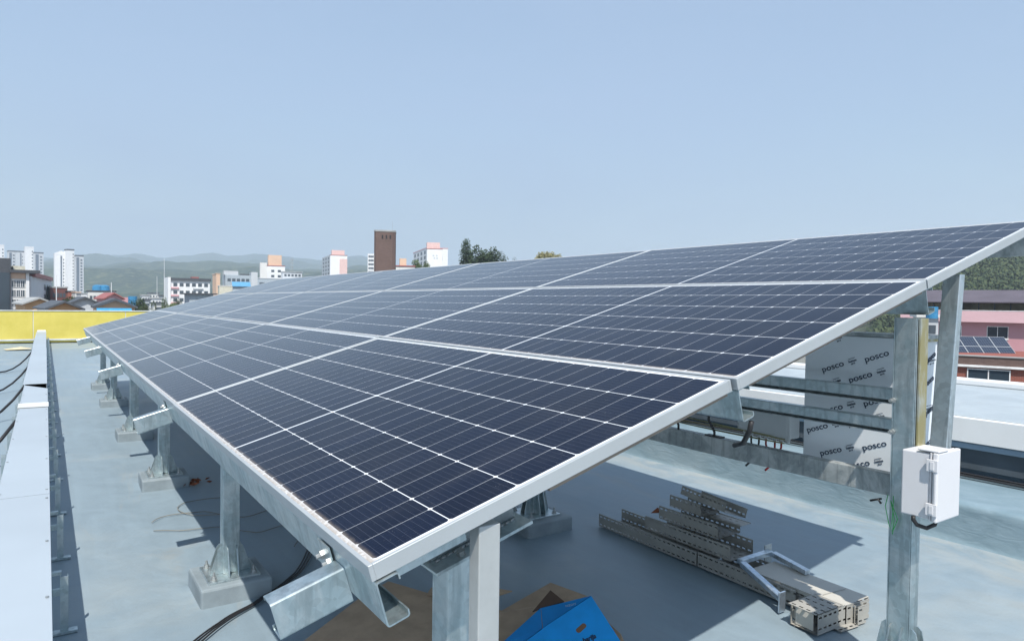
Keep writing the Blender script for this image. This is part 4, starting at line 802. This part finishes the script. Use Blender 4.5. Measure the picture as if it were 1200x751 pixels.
# ================================================================== THINGS ON THE FLOOR
F = Z0 + .004
def floor_curve(name, pxs, mat_, rad, lab, cat='wire', z=0.0):
    P = [wp(a, b, F + z) for a, b in pxs]; out = []
    for i in range(len(P) - 1):
        p0, p1, p2, p3 = P[max(0, i - 1)], P[i], P[i + 1], P[min(len(P) - 1, i + 2)]
        for k in range(8):
            s = k / 8; q = .5 * ((2 * p1) + (p2 - p0) * s + (2 * p0 - 5 * p1 + 4 * p2 - p3) * s * s + (3 * p1 - p0 - 3 * p2 + p3) * s ** 3); out.append((q.x, q.y, Z0 + z + rad + .003 + .004 * abs(math.sin(i + s * 3))))
    out.append((P[-1].x, P[-1].y, Z0 + z + rad)); tag(MB().tube(out, rad, 6).build(name, mat_, smooth=True), lab, cat)
WIRE = plain('thin_dull_wire', (.20, .19, .16), .6)
floor_curve('loose_wire', [(178, 612), (195, 605), (240, 600), (285, 606), (330, 592), (345, 585)], WIRE, .003, 'thin dull wire wandering over the floor towards the second column', 'wire')
floor_curve('loose_wire', [(262, 603), (225, 604), (208, 596), (222, 588), (262, 583)], WIRE, .003, 'thin wire loop on the sunny floor left of the second column', 'wire')
floor_curve('loose_wire', [(180, 622), (215, 622), (255, 618), (300, 624), (335, 616), (352, 626), (345, 640)], WIRE, .003, 'thin wire lying nearer, beside the second pedestal', 'wire')
for k in range(3): floor_curve('black_cable', [(222 + k * 5, 756), (262 + k * 3, 727), (305 + k * 2, 702), (345 + k * 3, 672), (362 + k * 3, 640), (372, 600), (360 + k * 6, 560)], BLACK, .0045, ['left strand', 'middle strand', 'right strand'][k] + ' of the black cables running under the nearest corner', 'cable', .002 * k)
def debris(px, py, n_, spread, mat_, lab, sc=.03, seed=3):
    rng = random.Random(seed); c = wp(px, py, F); mb = MB()
    for _ in range(n_):
        q = c + Vector((rng.gauss(0, spread), rng.gauss(0, spread), rng.uniform(.004, .03))); u = Vector((rng.gauss(0, 1), rng.gauss(0, 1), rng.gauss(0, .4))).normalized(); w = u.orthogonal().normalized(); s = sc * rng.uniform(.5, 1.5)
        mb.add([tuple(q + u * s), tuple(q + w * s * .4), tuple(q - u * s), tuple(q - w * s * .4), tuple(q + Vector((0, 0, s * .3)))], [(0, 1, 4), (1, 2, 4), (2, 3, 4), (3, 0, 4), (0, 3, 2, 1)])
    o = mb.build('debris_heap', mat_); tag(o, lab, 'debris')
debris(228, 566, 22, .055, RUST, 'little heap of rusty scraps beside the third pedestal', .028)
# cardboard sheets
CB = plain('brown_cardboard', (.42, .30, .20), .85, 0, .12, 9, .2, 40)
def sheet(name, pts_, mat_, lab, cat, th=.005, z=.004):
    mb = MB(); P = [Vector((p.x, p.y, 0)) for p in [wp(a, b, F) for a, b in pts_]]; n_ = len(P); h = [Z0 + z + hh for hh in [abs(.055 * math.sin(i * 2.3)) for i in range(n_)]]
    mb.add([(p.x, p.y, h[i]) for i, p in enumerate(P)] + [(p.x, p.y, h[i] + th) for i, p in enumerate(P)], [tuple(range(n_))[::-1], tuple(range(n_, 2 * n_))] + [(i, (i + 1) % n_, n_ + (i + 1) % n_, n_ + i) for i in range(n_)])
    o = mb.build(name, mat_); tag(o, lab, cat); return o
sheet('cardboard_sheet', [(345, 760), (420, 712), (455, 694), (505, 704), (588, 719), (645, 694), (690, 712), (640, 770), (560, 830)], CB, 'large flattened brown cardboard lying in the shade behind the nearest column', 'cardboard')
sheet('cardboard_sheet', [(505, 695), (560, 702), (600, 712), (560, 720), (500, 706)], CB, 'small brown cardboard flap lying over the large flattened one', 'cardboard', z=.03)
# blue fruit box, squashed
BLU = plain('blue_printed_card', (.004, .33, .80), .5, 0, .08, 8); r = empty('blue_carton', tuple(wp(650, 745, Z0)), 0, 'squashed bright blue printed carton with a hand hole, on the cardboard', 'carton')
bo = r.location
def Lp(px, py, z): q = wp(px, py, Z0 + z); return q - bo
a1 = Lp(693, 698, .17); a2 = Lp(640, 733, .10); a5 = Lp(728, 752, .05)
ex_ = (a2 - a1).normalized(); nn = (a5 - a1).cross(a2 - a1).normalized(); nn = nn if nn.z > 0 else -nn; ey_ = nn.cross(ex_)
def onp(px, py):   # the point of the big panel seen at (px, py)
    d = (FW * FPX + RT * (px - 600) - UP * (py - 375.5)); P0 = a1 + bo; return d * (P0.dot(nn) / d.dot(nn)) - bo
a3 = onp(612, 754); a4 = onp(636, 782); a6 = onp(738, 780)
def slab(name, ps, mat_, th=.006):
    n_ = len(ps); nn = (ps[1] - ps[0]).cross(ps[2] - ps[0]).normalized() * th; nn = nn if nn.z < 0 else -nn
    mb = MB(); mb.add([tuple(p) for p in ps] + [tuple(p + nn) for p in ps], [tuple(range(n_)), tuple(range(n_, 2 * n_))[::-1]] + [(i, (i + 1) % n_, n_ + (i + 1) % n_, n_ + i) for i in range(n_)]); return mb.build(name, mat_, r)
slab('side_panel', [a1, a5, a6, a4, a3, a2], BLU)
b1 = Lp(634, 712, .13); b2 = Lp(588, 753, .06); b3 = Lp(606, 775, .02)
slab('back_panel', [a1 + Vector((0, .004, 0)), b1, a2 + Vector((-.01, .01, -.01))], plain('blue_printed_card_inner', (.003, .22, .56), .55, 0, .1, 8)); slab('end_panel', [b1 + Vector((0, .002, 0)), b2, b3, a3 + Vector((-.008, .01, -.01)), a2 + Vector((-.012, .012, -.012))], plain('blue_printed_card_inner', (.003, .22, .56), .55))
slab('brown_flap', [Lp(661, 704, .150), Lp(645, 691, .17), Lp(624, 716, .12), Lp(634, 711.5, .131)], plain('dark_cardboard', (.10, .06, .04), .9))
slab('right_flap', [Lp(712, 728, .08), Lp(727, 742, .06), Lp(733, 756, .03), Lp(728, 756, .035)], CB)
def ring(c, ax, L_, w_, n_=10):
    ay = nn.cross(ax); out = []
    for k in range(n_): th = -math.pi / 2 + math.pi * k / (n_ - 1); out.append(c + ax * (L_ + w_ * math.cos(th)) + ay * w_ * math.sin(th))
    for k in range(n_): th = math.pi / 2 + math.pi * k / (n_ - 1); out.append(c + ax * (-L_ + w_ * math.cos(th)) + ay * w_ * math.sin(th))
    return out
hc = onp(681, 735.5); hx = (onp(686, 731) - onp(676, 740)).normalized(); rg = ring(hc, hx, .018, .011)
MB().add([tuple(p + nn * .0008) for p in rg] + [tuple(p - nn * .004) for p in rg], [tuple(range(20)), tuple(range(20, 40))]).build('hand_hole', plain('hand_hole_card', (.20, .11, .06), .9), r)
def panmat(px, py, rot=0):
    c = onp(px, py) + nn * .0015; X = (onp(px + 12, py - 5) - onp(px, py)).normalized(); Y = nn.cross(X); return Matrix(((X.x, Y.x, nn.x, c.x), (X.y, Y.y, nn.y, c.y), (X.z, Y.z, nn.z, c.z), (0, 0, 0, 1)))
letters([('barija', .030, panmat(690, 748), .35, .001)], INK, 'lettering', r)
bn = (b1 - a1).cross(a2 - a1).normalized(); bn = bn if bn.z > 0 else -bn
X = (a1 - b1).normalized(); Y = bn.cross(X); d_ = (FW * FPX + RT * (669 - 600) - UP * (708.5 - 375.5)); c = d_ * ((b1 + bo).dot(bn) / d_.dot(bn)) - bo; c = c - d_.normalized() * .006
letters([('NZDIY', .017, Matrix(((X.x, Y.x, bn.x, c.x), (X.y, Y.y, bn.y, c.y), (X.z, Y.z, bn.z, c.z), (0, 0, 0, 1))), 0, .0)], plain('pale_print', (.35, .5, .62), .6), 'lettering', r)

# ------------------------------------------------------------------ perforated trays
def utray(loc, L_, wd, ht, rz=0, ry=0, rx=0, lab='', inverted=False, name='perforated_tray', parent=None, mat_=None):
    """length along local -Y, walls at x=0 and x=wd"""
    t_ = .0016; mb = MB()
    def face(p, uvs): mb.add(p, [(0, 1, 2, 3)], None, [uvs])
    prof_ = [((0, ht), (0, 0), 0.0), ((0, 0), (wd, 0), .0), ((wd, 0), (wd, ht), .0)]
    for (a_, b_, v0_) in prof_:
        l_ = math.hypot(b_[0] - a_[0], b_[1] - a_[1]); n_ = Vector((-(b_[1] - a_[1]), 0, b_[0] - a_[0])).normalized() * t_
        for off in (Vector((0, 0, 0)), n_):
            face([tuple(Vector((a_[0], 0, a_[1])) + off), tuple(Vector((b_[0], 0, b_[1])) + off), tuple(Vector((b_[0], -L_, b_[1])) + off), tuple(Vector((a_[0], -L_, a_[1])) + off)], [(0, v0_), (0, v0_ + l_), (L_, v0_ + l_), (L_, v0_)])
    for x_ in (0, wd): mb.add([(x_ - .002, 0, ht), (x_ + .003, 0, ht), (x_ + .003, -L_, ht), (x_ - .002, -L_, ht)], [(0, 1, 2, 3)], None, [[(0, 0)] * 4])
    me = bpy.data.meshes.new(name); me.from_pydata(mb.v, [], mb.f); ul = me.uv_layers.new(name='UVMap')
    for p, u in zip(me.polygons, mb.uv):
        for li, q in zip(p.loop_indices, u): ul.data[li].uv = q
    me.materials.append(mat_ or PERF); o = bpy.data.objects.new(name, me); COL.objects.link(o); o.location = loc; o.rotation_euler = (rx + (math.pi if inverted else 0), ry, rz)
    if parent: o.parent = parent
    if lab: tag(o, lab, 'cable tray', 'perforated cable trays dumped on the roof')
    return o
utray((3.092, 3.46, Z0 + .006), .84, .21, .083, 0, lab='lowest perforated tray at the left end of the pile, open end showing')
utray((3.094, 2.612, Z0 + .006), .63, .21, .086, -.02, lab='lowest perforated tray continuing the pile to the right')
utray((3.122, 3.06, Z0 + .094), .65, .20, .083, 0, lab='perforated tray resting on the lowest one, with rusty scrap at its left end')
utray((3.150, 2.97, Z0 + .180), .45, .20, .080, 0, lab='short perforated tray third from the bottom of the pile')
utray((3.190, 2.92, Z0 + .262), .25, .16, .072, -.03, lab='short perforated tray fourth from the bottom of the pile')
utray((3.205, 2.85, Z0 + .352), .42, .15, .052, -.245, .30, -.02, lab='tilted perforated tray on the very top of the pile')
utray((3.20, 2.62, Z0 + .272), .20, .11, .004, .15, .05, .03, lab='loose flat perforated strip under the tilted top tray')
tag(MB().add([(0, 0, 0), (.08, .02, .01), (.09, -.05, .0), (.02, -.06, .02), (.04, -.02, .035)], [(0, 1, 4), (1, 2, 4), (2, 3, 4), (3, 0, 4), (0, 3, 2, 1)]).build('rusty_scrap', RUST), 'rusty brown scrap lying at the left end of the stacked trays', 'debris').location = (3.18, 3.07, Z0 + .18)
# lidded tray to the right of the pile
r = empty('lidded_tray', (3.115, 2.25, Z0 + .006), -.02, 'beige cable tray with smooth lid, lying in the sun right of the pile', 'cable tray')
utray((0, 0, 0), .50, .205, .083, name='body', parent=r)
MB().box((-.006, -.50, .0865), (.216, .03, .089)).box((-.006, -.50, .070), (-.004, .03, .0865)).box((.214, -.50, .070), (.216, .03, .0865)).build('lid', LIDM, r)
# silver U frame leaning over the lidded tray
r = empty('bracket_frame', (3.085, 2.30, Z0 + .0), 0, 'silver U shaped bracket frame straddling the lidded tray', 'bracket')
SIL = galv('bright_zinc', (.52, .62, .72), rough=(.3, .4))
def bar(a_, b_, w_=.036, h_=.026, name='bar'): return MB().prism([(-w_ / 2, 0), (w_ / 2, 0), (w_ / 2, h_), (-w_ / 2, h_)], a_, b_, (Vector(b_) - Vector(a_)).cross(Vector((0, 0, 1))).normalized(), (0, 0, 1)).build(name, SIL, r, bevel=.003)
bar((.0, .02, .115), (.27, .02, .115), name='cross_bar'); bar((-.0, .0, .112), (-.095, -.30, .055), name='side_bar'); bar((.27, .0, .112), (.22, -.24, .098), name='side_bar')
MB().box((-.125, -.31, .005), (-.075, -.302, .105)).build('foot_plate', SIL, r, bevel=.002); MB().box((.245, .036, .06), (.305, .041, .165)).build('end_plate', GALVD, r)
# short boxy offcuts at the right end
HP = math.pi / 2
utray((2.905, 1.755, Z0 + .006), .215, .14, .094, HP - .03, lab='boxy tray offcut under the flat perforated plate')
utray((2.895, 1.90, Z0 + .104), .145, .205, .003, -.04, lab='flat perforated plate topping the boxy tray offcuts', name='perforated_plate')
utray((2.93, 1.91, Z0 + .006), .05, .07, .09, -.25, lab='short upright tray offcut with open end, left of the boxy pieces')
utray((3.125, 1.745, Z0 + .006), .165, .13, .092, HP - .12, lab='open perforated tray offcut at the extreme right end of the pile')
utray((3.03, 1.715, Z0 + .006), .13, .09, .003, HP - .1, lab='small perforated plate lying flat nearest to the tall column', name='perforated_plate')
utray((3.165, 1.712, Z0 + .006), .06, .02, .085, HP - .12, lab='narrow perforated offcut standing against the open offcut')
MBp = MB().box((0, 0, 0), (.003, .09, .080)); o = MBp.build('end_cover', LIDM); o.location = (2.918, 1.785, Z0 + .012); tag(o, 'plain beige end cover standing in the boxy tray offcut', 'end cover')

# ================================================================== AIR
hz = MB().box((-5200, -5200, -16), (6200, 6200, 350)).build('haze', bpy.data.materials.new('haze_air')); tag(hz, kind='stuff')
hm = hz.data.materials[0]; hm.use_nodes = True; ht = hm.node_tree; ht.nodes.clear(); ho = ht.nodes.new('ShaderNodeOutputMaterial'); pv_ = ht.nodes.new('ShaderNodeVolumePrincipled')
pv_.inputs['Color'].default_value = (.72, .84, .98, 1); pv_.inputs['Density'].default_value = .00030; pv_.inputs['Anisotropy'].default_value = .1; ht.links.new(pv_.outputs[0], ho.inputs['Volume'])
